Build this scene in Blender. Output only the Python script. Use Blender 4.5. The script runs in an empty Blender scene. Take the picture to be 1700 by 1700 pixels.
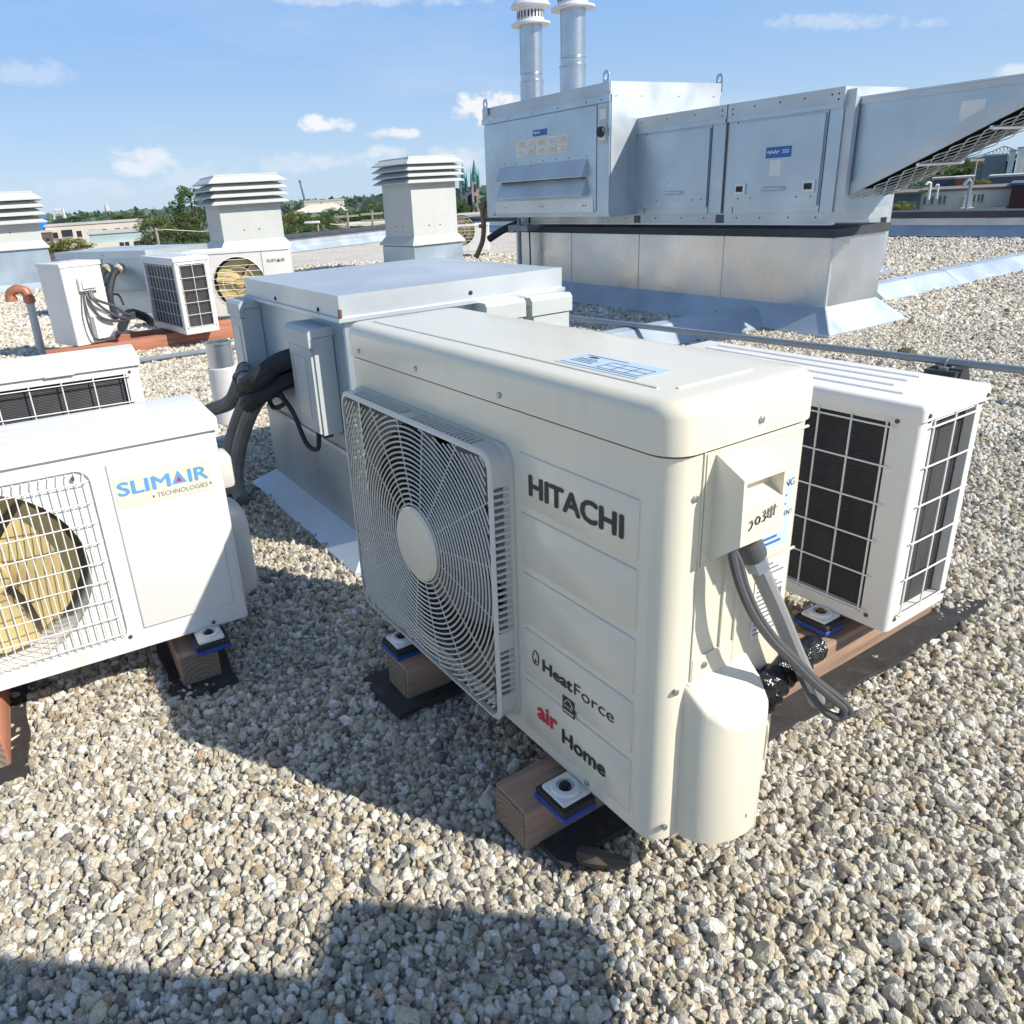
import bpy, bmesh, math, random
import numpy as np
from mathutils import Vector, Matrix
random.seed(7); RNG = np.random.default_rng(11)
SC = bpy.context.scene; COL = SC.collection
R = math.radians
# ------------------------------------------------------------------ camera
CAM_H, PITCH, ROLL, F, CX, CY = 1.1414, 0.3728, 0.0615, 1249.33, 755.6, 808.3
FW = Vector((0, math.cos(PITCH), -math.sin(PITCH)))
RT0 = Vector((1, 0, 0)); DN0 = Vector((0, -math.sin(PITCH), -math.cos(PITCH)))
RT = math.cos(ROLL)*RT0 + math.sin(ROLL)*DN0
DN = -math.sin(ROLL)*RT0 + math.cos(ROLL)*DN0
cd = bpy.data.cameras.new('camera'); cam = bpy.data.objects.new('camera', cd); COL.objects.link(cam)
cd.sensor_width = 36; cd.lens = F/1700*36; cd.shift_x = (850-CX)/1700; cd.shift_y = (CY-850)/1700
cd.clip_start = .02; cd.clip_end = 20000
m = Matrix((( RT.x, -DN.x, -FW.x, 0), (RT.y, -DN.y, -FW.y, 0), (RT.z, -DN.z, -FW.z, CAM_H), (0, 0, 0, 1)))
cam.matrix_world = m; SC.camera = cam
# ------------------------------------------------------------------ light
SUN_TRAVEL = Vector((-.975, .506, -.874)).normalized()
SUN_EL = math.asin(-SUN_TRAVEL.z); SUN_AZ = math.atan2(-SUN_TRAVEL.x, -SUN_TRAVEL.y)
ld = bpy.data.lights.new('sun', 'SUN'); ld.energy = 2.9; ld.angle = R(.53); ld.color = (1, .942, .83)
lo = bpy.data.objects.new('sun', ld); COL.objects.link(lo); lo.location = (6, -4, 8)
lo.rotation_euler = SUN_TRAVEL.to_track_quat('-Z', 'Y').to_euler()
SC.view_settings.view_transform = 'Standard'; SC.view_settings.look = 'None'
SC.view_settings.exposure = 1.0; SC.view_settings.gamma = 1; SC.view_settings.use_curve_mapping = False
SC.render.engine = 'CYCLES'; SC.cycles.max_bounces = 4; SC.cycles.diffuse_bounces = 3; SC.cycles.glossy_bounces = 2; SC.cycles.transmission_bounces = 2; SC.cycles.use_denoising = True
SC.cycles.use_adaptive_sampling = True; SC.cycles.adaptive_threshold = .02
# pixel of the photograph -> a point of the place (on a level plane / at a depth), used to measure positions
def ray(px, py): return FW + RT*((px-CX)/F) + DN*((py-CY)/F)
def atz(px, py, z=0.):
    d = ray(px, py); return Vector((0, 0, CAM_H)) + d*((z-CAM_H)/d.z)
def aty(px, py, y):
    d = ray(px, py); return Vector((0, 0, CAM_H)) + d*(y/d.y)
# ------------------------------------------------------------------ world
wd = bpy.data.worlds.new('World'); SC.world = wd; wd.use_nodes = True
nt = wd.node_tree; N = nt.nodes; L = nt.links
sky = N.new('ShaderNodeTexSky'); sky.sky_type = 'NISHITA'; sky.sun_disc = False
sky.sun_elevation = SUN_EL; sky.sun_rotation = SUN_AZ; sky.altitude = 50; sky.air_density = 1.0; sky.dust_density = .25; sky.ozone_density = 3.5
bg = N['Background']; bg.inputs[1].default_value = .087
tc = N.new('ShaderNodeTexCoord')
def wmath(op, a, b=None, c=None):
    n = N.new('ShaderNodeMath'); n.operation = op
    for i, v in enumerate((a, b, c)):
        if v is None: continue
        if isinstance(v, (int, float)): n.inputs[i].default_value = v
        else: L.new(v, n.inputs[i])
    return n.outputs[0]
def wdot(vec):
    n = N.new('ShaderNodeVectorMath'); n.operation = 'DOT_PRODUCT'; L.new(tc.outputs['Generated'], n.inputs[0]); n.inputs[1].default_value = vec; return n.outputs['Value']
def wnoise(scale, detail, stretch=(1, 1, 1), rough=.55):
    mp = N.new('ShaderNodeMapping'); mp.inputs['Scale'].default_value = stretch; L.new(tc.outputs['Generated'], mp.inputs[0])
    n = N.new('ShaderNodeTexNoise'); n.inputs['Scale'].default_value = scale; n.inputs['Detail'].default_value = detail; n.inputs['Roughness'].default_value = rough
    L.new(mp.outputs[0], n.inputs['Vector']); return n.outputs[0]
puff = wnoise(34, 5, (1, 1, 1.5), .6)
puffk = wmath('ADD', wmath('MULTIPLY', wmath('SUBTRACT', puff, .5), 4.6), wmath('MULTIPLY', wmath('LESS_THAN', wdot(tuple(FW)), .2), 60))
total = None
# cumulus clouds: centre pixel, half width, half height, density
for px, py, hw, hh, den in ((545,206,48,13,1.15),(652,222,42,9,.9),(806,178,46,26,1.25),(240,272,58,22,.72),(640,254,34,13,.55),(560,266,50,15,.42),(470,272,60,16,.3),
                            (620,-8,190,14,.42),(40,120,75,16,.3),(1395,36,120,11,.38),(1695,118,40,10,.6),(330,290,90,20,.3),(760,262,44,22,.5),(120,312,120,14,.25)):
    d = ray(px, py).normalized(); r = (RT-d*RT.dot(d)).normalized(); u_ = d.cross(r)
    ka, kb = F/hw/.97, F/hh/.97
    a = wdot(tuple(r*ka)); b = wdot(tuple(u_*kb))
    q = wmath('MULTIPLY_ADD', a, a, wmath('MULTIPLY_ADD', b, b, puffk))
    mnode = N.new('ShaderNodeMapRange'); mnode.interpolation_type = 'SMOOTHSTEP'
    L.new(q, mnode.inputs[0])
    mnode.inputs[1].default_value = 1.25; mnode.inputs[2].default_value = -.15; mnode.inputs[3].default_value = 0; mnode.inputs[4].default_value = den
    total = mnode.outputs[0] if total is None else wmath('MAXIMUM', total, mnode.outputs[0])
# the same kind of fair-weather cloud all round the horizon, and thin high veil
sep = N.new('ShaderNodeSeparateXYZ'); L.new(tc.outputs['Generated'], sep.inputs[0]); el = sep.outputs['Z']
veil = N.new('ShaderNodeMapRange'); L.new(wnoise(3.2, 6, (1, 1, 3.5), .6), veil.inputs[0])
veil.inputs[1].default_value = .5; veil.inputs[2].default_value = .82; veil.inputs[3].default_value = 0; veil.inputs[4].default_value = .2
total = wmath('MINIMUM', wmath('MAXIMUM', total, veil.outputs[0]), 1)
# pale milky layer towards the horizon
hz = N.new('ShaderNodeMapRange'); hz.interpolation_type = 'SMOOTHERSTEP'; L.new(el, hz.inputs[0]); hz.inputs[1].default_value = .8; hz.inputs[2].default_value = .12; hz.inputs[3].default_value = .0; hz.inputs[4].default_value = .88
hc = N.new('ShaderNodeMapRange'); hc.interpolation_type = 'SMOOTHSTEP'; L.new(el, hc.inputs[0]); hc.inputs[1].default_value = -.02; hc.inputs[2].default_value = .21
mixk = N.new('ShaderNodeMix'); mixk.data_type = 'RGBA'; L.new(hc.outputs[0], mixk.inputs['Factor']); mixk.inputs['A'].default_value = (2.85, 3.85, 5.0, 1); mixk.inputs['B'].default_value = (1.72, 2.95, 5.05, 1)
mixh = N.new('ShaderNodeMix'); mixh.data_type = 'RGBA'; L.new(hz.outputs[0], mixh.inputs['Factor']); L.new(sky.outputs[0], mixh.inputs['A']); L.new(mixk.outputs['Result'], mixh.inputs['B'])
mixc = N.new('ShaderNodeMix'); mixc.data_type = 'RGBA'; L.new(total, mixc.inputs['Factor']); L.new(mixh.outputs['Result'], mixc.inputs['A']); mixc.inputs['B'].default_value = (5.3, 5.4, 5.65, 1)
L.new(mixc.outputs['Result'], bg.inputs[0])

# ------------------------------------------------------------------ materials
MATS = {}
def newmat(name):
    mt = bpy.data.materials.new(name); mt.use_nodes = True; MATS[name] = mt
    return mt, mt.node_tree.nodes, mt.node_tree.links, mt.node_tree.nodes['Principled BSDF']
def ramp(n, l, src, stops):
    r = n.new('ShaderNodeValToRGB'); l.new(src, r.inputs[0]); e = r.color_ramp.elements
    e[0].position, e[0].color = stops[0][0], (*stops[0][1], 1); e[1].position, e[1].color = stops[-1][0], (*stops[-1][1], 1)
    for p_, c_ in stops[1:-1]:
        x = e.new(p_); x.color = (*c_, 1)
    return r.outputs[0]
def noise(n, l, scale, detail=4, coord='Object', stretch=None, rough=.55):
    t = n.new('ShaderNodeTexCoord'); v = t.outputs[coord]
    if stretch:
        mp = n.new('ShaderNodeMapping'); mp.inputs['Scale'].default_value = stretch; l.new(v, mp.inputs[0]); v = mp.outputs[0]
    x = n.new('ShaderNodeTexNoise'); x.inputs['Scale'].default_value = scale; x.inputs['Detail'].default_value = detail; x.inputs['Roughness'].default_value = rough; l.new(v, x.inputs['Vector']); return x.outputs[0]
def bump(n, l, b, src, strength, dist):
    x = n.new('ShaderNodeBump'); x.inputs['Strength'].default_value = strength; x.inputs['Distance'].default_value = dist; l.new(src, x.inputs['Height']); l.new(x.outputs[0], b.inputs['Normal'])
def scl(c, k): return tuple(min(1, v*k) for v in c)
def paint(name, col, rough=.4, metal=0, var=.08, scale=5, bstr=.0, bdist=.002, bscale=40, coat=0, dirt=None):
    mt, n, l, b = newmat(name)
    c = ramp(n, l, noise(n, l, scale, 6), ((.3, scl(col, 1-var)), (.7, scl(col, 1+var))))
    if dirt:
        f = n.new('ShaderNodeMapRange'); l.new(noise(n, l, dirt[1], 8, stretch=dirt[2], rough=.65), f.inputs[0]); f.inputs[1].default_value = dirt[3]; f.inputs[2].default_value = dirt[3]+.22; f.inputs[4].default_value = dirt[4]
        mx = n.new('ShaderNodeMix'); mx.data_type = 'RGBA'; l.new(f.outputs[0], mx.inputs['Factor']); l.new(c, mx.inputs['A']); mx.inputs['B'].default_value = (*dirt[0], 1); c = mx.outputs['Result']
    l.new(c, b.inputs['Base Color']); b.inputs['Metallic'].default_value = metal
    rr = n.new('ShaderNodeMapRange'); l.new(noise(n, l, scale*3, 5), rr.inputs[0]); rr.inputs[3].default_value = rough*.8; rr.inputs[4].default_value = min(1, rough*1.25); l.new(rr.outputs[0], b.inputs['Roughness'])
    b.inputs['Coat Weight'].default_value = coat
    if bstr: bump(n, l, b, noise(n, l, bscale, 4), bstr, bdist)
    return mt
paint('cream', (.75, .70, .56), .22, var=.025, scale=3, bstr=.06, bscale=260, bdist=.0006, coat=.12, dirt=((.52, .47, .37), 5, (1, 1, .35), .54, .3))
paint('cream_grille', (.64, .62, .545), .38, var=.03, scale=3, dirt=((.42, .39, .33), 7, (1, 1, 1), .58, .3))
paint('white', (.78, .765, .725), .38, var=.03, scale=4, bstr=.05, bscale=220, bdist=.0006, dirt=((.56, .51, .41), 6, (1, 1, .3), .52, .45))
paint('white_wire', (.82, .81, .77), .4, var=.04, dirt=((.5, .4, .28), 12, (1, 1, 1), .6, .4))
paint('grey_box', (.50, .53, .52), .45, var=.05, scale=6, bstr=.03, bscale=120)
paint('dark', (.022, .022, .024), .6, var=.2)
paint('grille_shade', (.15, .14, .12), .7, var=.15)  # shade behind the fan grille, put into the colour
paint('hood_shade', (.012, .011, .011), 1, var=.1); MATS['hood_shade'].node_tree.nodes['Principled BSDF'].inputs['Specular IOR Level'].default_value = 0  # black without gloss, stands in for the shade inside the hood
paint('cavity', (.09, .088, .082), .7, var=.25, scale=9)
paint('black_rubber', (.035, .034, .034), .75, var=.25, scale=14, bstr=.5, bscale=90, bdist=.003, dirt=((.14, .13, .115), 20, (1, 1, 1), .54, .6))
paint('black_foam', (.03, .03, .033), .62, var=.3, scale=12, bstr=.4, bscale=60, bdist=.004)
paint('weathered_foam', (.21, .20, .185), .85, var=.2, scale=10, bstr=.5, bscale=70, bdist=.004)
paint('tape', (.012, .012, .013), .16, var=.3, bstr=1, bscale=45, bdist=.008)
paint('cable_grey', (.075, .075, .08), .42, var=.1)
paint('conduit', (.25, .25, .255), .5, var=.12, bstr=.2, bscale=200, bdist=.001)
paint('ink', (.028, .026, .026), .5, var=.1)
paint('red_ink', (.62, .02, .05), .5, var=.03)
paint('blue_ink', (.12, .35, .66), .5, var=.03)
paint('grey_ink', (.16, .14, .16), .5, var=.05)
paint('label_white', (.74, .74, .72), .45, var=.03)
paint('label_blue', (.50, .62, .74), .4, var=.04)
paint('label_cream', (.74, .70, .57), .5, var=.04, dirt=((.62, .56, .4), 30, (1, 1, 1), .55, .4))
paint('brand_blue', (.03, .13, .42), .4, var=.04)
paint('pad_blue', (.012, .06, .30), .55, var=.12)
paint('pad_black', (.02, .02, .02), .6, var=.12)
paint('screw', (.42, .42, .41), .32, metal=.9, var=.15)
paint('rust', (.16, .07, .04), .8, var=.35, scale=60)
paint('copper', (.50, .205, .12), .5, metal=.35, var=.3, scale=14)
paint('brass_joint', (.24, .155, .09), .6, metal=.4, var=.3, scale=30)
paint('fan_yellow', (.60, .47, .215), .5, var=.16, scale=7, dirt=((.16, .13, .09), 7, (1, 1, 1), .6, .8))
paint('fan_back', (.30, .245, .15), .7, var=.2)
paint('fan_grey', (.19, .185, .17), .5, var=.15)
paint('vent_paint', (.55, .56, .535), .45, var=.035, scale=3, dirt=((.42, .41, .38), 4, (1, 1, .3), .58, .3))
paint('vent_dark', (.10, .10, .105), .6, var=.1)
paint('flue', (.55, .575, .60), .3, metal=.9, var=.08, scale=7)
paint('flue_cap', (.74, .72, .71), .4, metal=.15, var=.06)
paint('membrane', (.05, .055, .065), .7, var=.2, scale=3)
paint('pipe_grey', (.26, .30, .34), .38, metal=.25, var=.1, scale=10)
paint('grey_plastic', (.62, .61, .57), .45, var=.05)
paint('cream_foam', (.56, .49, .33), .8, var=.2, scale=30, bstr=.8, bscale=50, bdist=.01)
def metal_mat(name, col, rough, metal, spangle=.06, dents=.0, dirt=None):
    mt, n, l, b = newmat(name)
    t = n.new('ShaderNodeTexCoord'); vo = n.new('ShaderNodeTexVoronoi'); vo.inputs['Scale'].default_value = 70; l.new(t.outputs['Object'], vo.inputs['Vector'])
    c = ramp(n, l, noise(n, l, 2.2, 3, rough=.5), ((.28, scl(col, .86)), (.72, scl(col, 1.08))))
    mx = n.new('ShaderNodeMix'); mx.data_type = 'RGBA'; mx.blend_type = 'MULTIPLY'; mx.inputs['Factor'].default_value = 1; l.new(c, mx.inputs['A'])
    sp = n.new('ShaderNodeMapRange'); s2 = n.new('ShaderNodeSeparateColor'); l.new(vo.outputs['Color'], s2.inputs[0]); l.new(s2.outputs[0], sp.inputs[0]); sp.inputs[3].default_value = 1-spangle; sp.inputs[4].default_value = 1
    l.new(sp.outputs[0], mx.inputs['B']); c = mx.outputs['Result']
    if dirt:
        f = n.new('ShaderNodeMapRange'); l.new(noise(n, l, 2.2, 2, stretch=(1.4, 1.4, .6), rough=.5), f.inputs[0]); f.inputs[1].default_value = .38; f.inputs[2].default_value = .75; f.inputs[4].default_value = .3
        m2 = n.new('ShaderNodeMix'); m2.data_type = 'RGBA'; l.new(f.outputs[0], m2.inputs['Factor']); l.new(c, m2.inputs['A']); m2.inputs['B'].default_value = (*dirt, 1); c = m2.outputs['Result']
    l.new(c, b.inputs['Base Color']); b.inputs['Metallic'].default_value = metal
    rr = n.new('ShaderNodeMapRange'); l.new(noise(n, l, 3, 2, rough=.5), rr.inputs[0]); rr.inputs[1].default_value = .3; rr.inputs[2].default_value = .7; rr.inputs[3].default_value = rough*.75; rr.inputs[4].default_value = rough*1.3; l.new(rr.outputs[0], b.inputs['Roughness'])
    if dents: bump(n, l, b, noise(n, l, 1.6, 0), dents, .03)
    return mt
metal_mat('galv', (.50, .585, .65), .34, .6, .025, .04)
metal_mat('galv_bright', (.64, .68, .70), .45, .55, .02, .03)
metal_mat('galv_dull', (.55, .59, .615), .48, .6, .02, .03)
metal_mat('galv_curb', (.64, .665, .68), .3, .85, .02, .22, dirt=(.56, .58, .585))
metal_mat('flashing', (.53, .60, .66), .42, .45, .02, .1)
# gravel: each stone carries its own tint
mt, n, l, b = newmat('stone')
at = n.new('ShaderNodeAttribute'); at.attribute_type = 'INSTANCER'; at.attribute_name = 'tint'
f = noise(n, l, 2.0, 4, rough=.65); sp = n.new('ShaderNodeMapRange'); l.new(f, sp.inputs[0]); sp.inputs[1].default_value = .25; sp.inputs[2].default_value = .75; sp.inputs[3].default_value = .62; sp.inputs[4].default_value = 1.2
mx = n.new('ShaderNodeMix'); mx.data_type = 'RGBA'; mx.blend_type = 'MULTIPLY'; mx.inputs['Factor'].default_value = 1; l.new(at.outputs['Color'], mx.inputs['A']); l.new(sp.outputs[0], mx.inputs['B'])
l.new(mx.outputs['Result'], b.inputs['Base Color']); b.inputs['Roughness'].default_value = .85; b.inputs['Specular IOR Level'].default_value = .3
bump(n, l, b, noise(n, l, 3.2, 3), .45, .2)
mt, n, l, b = newmat('gravel_bed')
t = n.new('ShaderNodeTexCoord')
vo = n.new('ShaderNodeTexVoronoi'); vo.inputs['Scale'].default_value = 58; l.new(t.outputs['Object'], vo.inputs['Vector'])
v2 = n.new('ShaderNodeTexVoronoi'); v2.inputs['Scale'].default_value = 58; v2.feature = 'DISTANCE_TO_EDGE'; l.new(t.outputs['Object'], v2.inputs['Vector'])
s2 = n.new('ShaderNodeSeparateColor'); l.new(vo.outputs['Color'], s2.inputs[0])
c = ramp(n, l, s2.outputs[0], ((0, (.46, .42, .36)), (.25, (.62, .57, .50)), (.6, (.74, .69, .62)), (1, (.84, .80, .73))))
ed = n.new('ShaderNodeMapRange'); l.new(v2.outputs['Distance'], ed.inputs[0]); ed.inputs[2].default_value = .16; ed.inputs[3].default_value = .5; ed.inputs[4].default_value = 1
mx = n.new('ShaderNodeMix'); mx.data_type = 'RGBA'; mx.blend_type = 'MULTIPLY'; mx.inputs['Factor'].default_value = 1; l.new(c, mx.inputs['A']); l.new(ed.outputs[0], mx.inputs['B'])
big = n.new('ShaderNodeMapRange'); l.new(noise(n, l, .9, 6), big.inputs[0]); big.inputs[1].default_value = .3; big.inputs[2].default_value = .7; big.inputs[3].default_value = .9; big.inputs[4].default_value = 1.12
m3 = n.new('ShaderNodeMix'); m3.data_type = 'RGBA'; m3.blend_type = 'MULTIPLY'; m3.inputs['Factor'].default_value = 1; l.new(mx.outputs['Result'], m3.inputs['A']); l.new(big.outputs[0], m3.inputs['B'])
l.new(m3.outputs['Result'], b.inputs['Base Color']); b.inputs['Roughness'].default_value = .9; b.inputs['Specular IOR Level'].default_value = .2
bump(n, l, b, ed.outputs[0], .6, .01)
# wood, colour per timber
def wood(name, col):
    mt, n, l, b = newmat(name)
    g1 = noise(n, l, 6, 8, stretch=(.5, 9, 9), rough=.7); c = ramp(n, l, g1, ((.25, scl(col, .55)), (.5, col), (.75, scl(col, 1.35))))
    mx = n.new('ShaderNodeMix'); mx.data_type = 'RGBA'; f = n.new('ShaderNodeMapRange'); l.new(noise(n, l, 9, 6), f.inputs[0]); f.inputs[1].default_value = .5; f.inputs[2].default_value = .75; f.inputs[4].default_value = .5
    l.new(f.outputs[0], mx.inputs['Factor']); l.new(c, mx.inputs['A']); mx.inputs['B'].default_value = (.20, .17, .14, 1); l.new(mx.outputs['Result'], b.inputs['Base Color']); b.inputs['Roughness'].default_value = .8
    bump(n, l, b, g1, .5, .004)
wood('timber_brown', (.36, .225, .155)); wood('timber_red', (.43, .17, .10)); wood('timber_pale', (.47, .27, .19))
mt, n, l, b = newmat('end_grain')
t = n.new('ShaderNodeTexCoord'); wv = n.new('ShaderNodeTexWave'); wv.wave_type = 'RINGS'; wv.rings_direction = 'X'; wv.inputs['Scale'].default_value = 26; wv.inputs['Distortion'].default_value = 5; wv.inputs['Detail'].default_value = 3; l.new(t.outputs['Object'], wv.inputs['Vector'])
l.new(ramp(n, l, wv.outputs[0], ((0, (.19, .145, .10)), (1, (.25, .195, .14)))), b.inputs['Base Color']); b.inputs['Roughness'].default_value = .9; bump(n, l, b, wv.outputs[0], .4, .003)
# coil: thin vertical fins
def coil(name, col, k):
    mt, n, l, b = newmat(name)
    t = n.new('ShaderNodeTexCoord'); wv = n.new('ShaderNodeTexWave'); wv.bands_direction = 'Z'; wv.inputs['Scale'].default_value = k; wv.inputs['Distortion'].default_value = .6; l.new(t.outputs['Object'], wv.inputs['Vector'])
    c = ramp(n, l, wv.outputs[0], ((0, scl(col, .45)), (1, col))); m = n.new('ShaderNodeMix'); m.data_type = 'RGBA'; m.blend_type = 'MULTIPLY'; m.inputs['Factor'].default_value = 1; l.new(c, m.inputs['A'])
    l.new(ramp(n, l, noise(n, l, 10, 6, stretch=(1, 1, .4)), ((.3, (.6, .6, .6)), (.7, (1, 1, 1)))), m.inputs['B'])
    l.new(m.outputs['Result'], b.inputs['Base Color']); b.inputs['Roughness'].default_value = .55; b.inputs['Metallic'].default_value = .3; bump(n, l, b, wv.outputs[0], .5, .004)
coil('coil', (.085, .085, .09), 75); coil('coil_grey', (.13, .13, .137), 60)
def leaf(name, col):
    mt, n, l, b = newmat(name)
    at = n.new('ShaderNodeAttribute'); at.attribute_name = 'shade'
    oi = n.new('ShaderNodeObjectInfo')
    c = ramp(n, l, at.outputs['Fac'], ((0, scl(col, .5)), (.5, col), (1, scl(col, 1.75))))
    h = n.new('ShaderNodeHueSaturation'); l.new(c, h.inputs['Color']); mr = n.new('ShaderNodeMapRange'); l.new(oi.outputs['Random'], mr.inputs[0]); mr.inputs[3].default_value = .47; mr.inputs[4].default_value = .53; l.new(mr.outputs[0], h.inputs['Hue'])
    l.new(h.outputs[0], b.inputs['Base Color']); b.inputs['Roughness'].default_value = .7; b.inputs['Specular IOR Level'].default_value = .15
    tr = n.new('ShaderNodeBsdfTranslucent'); l.new(h.outputs[0], tr.inputs[0]); ms = n.new('ShaderNodeMixShader'); ms.inputs[0].default_value = .35
    l.new(b.outputs[0], ms.inputs[1]); l.new(tr.outputs[0], ms.inputs[2]); l.new(ms.outputs[0], n['Material Output'].inputs[0])
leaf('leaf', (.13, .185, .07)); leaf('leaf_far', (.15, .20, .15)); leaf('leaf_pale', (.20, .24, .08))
paint('bark', (.09, .07, .05), .9, var=.3, scale=20)
paint('terrain', (.075, .10, .05), .95, var=.35, scale=.05)
paint('bldg_beige', (.66, .57, .48), .8, var=.06, scale=.5); paint('bldg_brown', (.13, .09, .085), .8, var=.1, scale=.5); paint('tarp_blue', (.03, .20, .55), .6, var=.05)
paint('bldg_blue', (.38, .48, .50), .7, var=.06, scale=.5); paint('bldg_cream', (.66, .60, .50), .8, var=.05, scale=.5); paint('bldg_grey', (.23, .25, .28), .8, var=.1, scale=.5)
paint('bldg_slate', (.10, .12, .17), .7, var=.12, scale=.5); paint('brick_red', (.35, .10, .07), .85, var=.15, scale=2); paint('brick_dark', (.09, .03, .032), .85, var=.15, scale=2)
paint('stone_grey', (.13, .13, .15), .9, var=.15, scale=.7); paint('stone_pink', (.42, .30, .27), .9, var=.2, scale=.9); paint('copper_green', (.055, .20, .19), .6, var=.15, scale=.7)
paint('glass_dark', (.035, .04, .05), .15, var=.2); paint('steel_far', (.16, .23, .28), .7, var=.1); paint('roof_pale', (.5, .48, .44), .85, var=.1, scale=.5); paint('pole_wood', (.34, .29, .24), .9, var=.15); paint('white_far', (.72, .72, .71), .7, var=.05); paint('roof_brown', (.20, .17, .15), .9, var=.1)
M = MATS
# ------------------------------------------------------------------ mesh helpers
class MB:
    def __init__(s): s.v = []; s.f = []
    def add(s, vs, fs):
        k = len(s.v); s.v += [tuple(x) for x in vs]; s.f += [tuple(i+k for i in q) for q in fs]; return s
    def box(s, x0, x1, y0, y1, z0, z1):
        return s.add([(x0,y0,z0),(x1,y0,z0),(x1,y1,z0),(x0,y1,z0),(x0,y0,z1),(x1,y0,z1),(x1,y1,z1),(x0,y1,z1)], [(3,2,1,0),(4,5,6,7),(0,1,5,4),(1,2,6,5),(2,3,7,6),(3,0,4,7)])
    def fbox(s, fr, s0, s1, n0, n1, z0, z1):          # a box in a face's own frame
        return s.add([fr(a, c_, b_) for b_ in (z0, z1) for (a, c_) in ((s0,n0),(s1,n0),(s1,n1),(s0,n1))], [(3,2,1,0),(4,5,6,7),(0,1,5,4),(1,2,6,5),(2,3,7,6),(3,0,4,7)])
    def rbox(s, x0, x1, y0, y1, z0, z1, r=.01, seg=3, vertical=False, zr=None):
        bm = bmesh.new(); bmesh.ops.create_cube(bm, size=1)
        for q in bm.verts: q.co = Vector((x0+(q.co.x+.5)*(x1-x0), y0+(q.co.y+.5)*(y1-y0), z0+(q.co.z+.5)*(z1-z0)))
        es = [e for e in bm.edges if (not vertical) or abs(e.verts[0].co.z-e.verts[1].co.z) > 1e-6]
        if zr == 'top': es = [e for e in bm.edges if max(w.co.z for w in e.verts) > z1-1e-6]
        bmesh.ops.bevel(bm, geom=es, offset=r, segments=seg, profile=.5, affect='EDGES', clamp_overlap=True)
        return s.bm(bm)
    def bm(s, bm):
        bm.verts.index_update(); s.add([q.co for q in bm.verts], [[w.index for w in q.verts] for q in bm.faces]); bm.free(); return s
    def tube(s, pts, r, k=8, close=False, caps=True):
        pts = [Vector(q) for q in pts]; n_ = len(pts); rs = r if isinstance(r, (list, tuple)) else [r]*n_
        vs = []; prev = None
        for i, q in enumerate(pts):
            if close: d = pts[(i+1) % n_]-pts[i-1]
            else: d = pts[min(i+1, n_-1)]-pts[max(i-1, 0)]
            d.normalize()
            if prev is None: a = d.orthogonal().normalized()
            else: a = (prev-d*prev.dot(d)); a = a.normalized() if a.length > 1e-6 else d.orthogonal().normalized()
            prev = a; c_ = d.cross(a)
            vs += [q+(a*math.cos(2*math.pi*j/k+math.pi/k)+c_*math.sin(2*math.pi*j/k+math.pi/k))*rs[i] for j in range(k)]
        fs = [(i*k+j, i*k+(j+1) % k, ((i+1) % n_)*k+(j+1) % k, ((i+1) % n_)*k+j) for i in range(n_ if close else n_-1) for j in range(k)]
        if caps and not close: fs += [tuple(range(k))[::-1], tuple((n_-1)*k+j for j in range(k))]
        return s.add(vs, fs)
    def lathe(s, prof, k=24, c=(0, 0, 0), axis='Z'):   # profile of (radius, height)
        vs = []
        for r_, h_ in prof:
            for j in range(k):
                a = 2*math.pi*j/k; x, y = r_*math.cos(a), r_*math.sin(a)
                vs.append((c[0]+x, c[1]+y, c[2]+h_) if axis == 'Z' else (c[0]+x, c[1]+h_, c[2]+y))
        m_ = len(prof); fs = [(i*k+j, i*k+(j+1) % k, (i+1)*k+(j+1) % k, (i+1)*k+j) for i in range(m_-1) for j in range(k)]
        fs += [tuple(range(k))[::-1], tuple((m_-1)*k+j for j in range(k))]
        return s.add(vs, fs)
    def prism(s, poly, w0, w1, fn):                    # polygon (a,b) extruded; fn(a,b,w) -> point
        k = len(poly); vs = [fn(a, b_, w0) for a, b_ in poly]+[fn(a, b_, w1) for a, b_ in poly]
        return s.add(vs, [tuple(range(k))[::-1], tuple(range(k, 2*k))]+[(i, (i+1) % k, k+(i+1) % k, k+i) for i in range(k)])
    def mesh(s, name, mat, smooth=True, ang=35):
        me = bpy.data.meshes.new(name); me.from_pydata(s.v, [], s.f); me.materials.append(M[mat])
        bm = bmesh.new(); bm.from_mesh(me); bmesh.ops.recalc_face_normals(bm, faces=bm.faces); bm.to_mesh(me); bm.free()
        if smooth: me.shade_smooth(); me.set_sharp_from_angle(angle=R(ang))
        return me
    def build(s, name, mat, parent=None, smooth=True, stuff=False, ang=35):
        o = bpy.data.objects.new(name, s.mesh(name, mat, smooth, ang)); COL.objects.link(o)
        if parent is not None: o.parent = parent
        if stuff: o['kind'] = 'stuff'
        return o
def tag(o, label=None, cat=None, group=None, kind=None):
    if label: o['label'] = label
    if cat: o['category'] = cat
    if group: o['group'] = group
    if kind: o['kind'] = kind
    return o
def thing(name, label, cat, loc=(0, 0, 0), rz=0, group=None, tilt=(0, 0)):
    o = bpy.data.objects.new(name, None); COL.objects.link(o); o.location = loc; o.rotation_euler = (tilt[0], tilt[1], rz); o.empty_display_size = .1
    return tag(o, label, cat, group)
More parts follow.
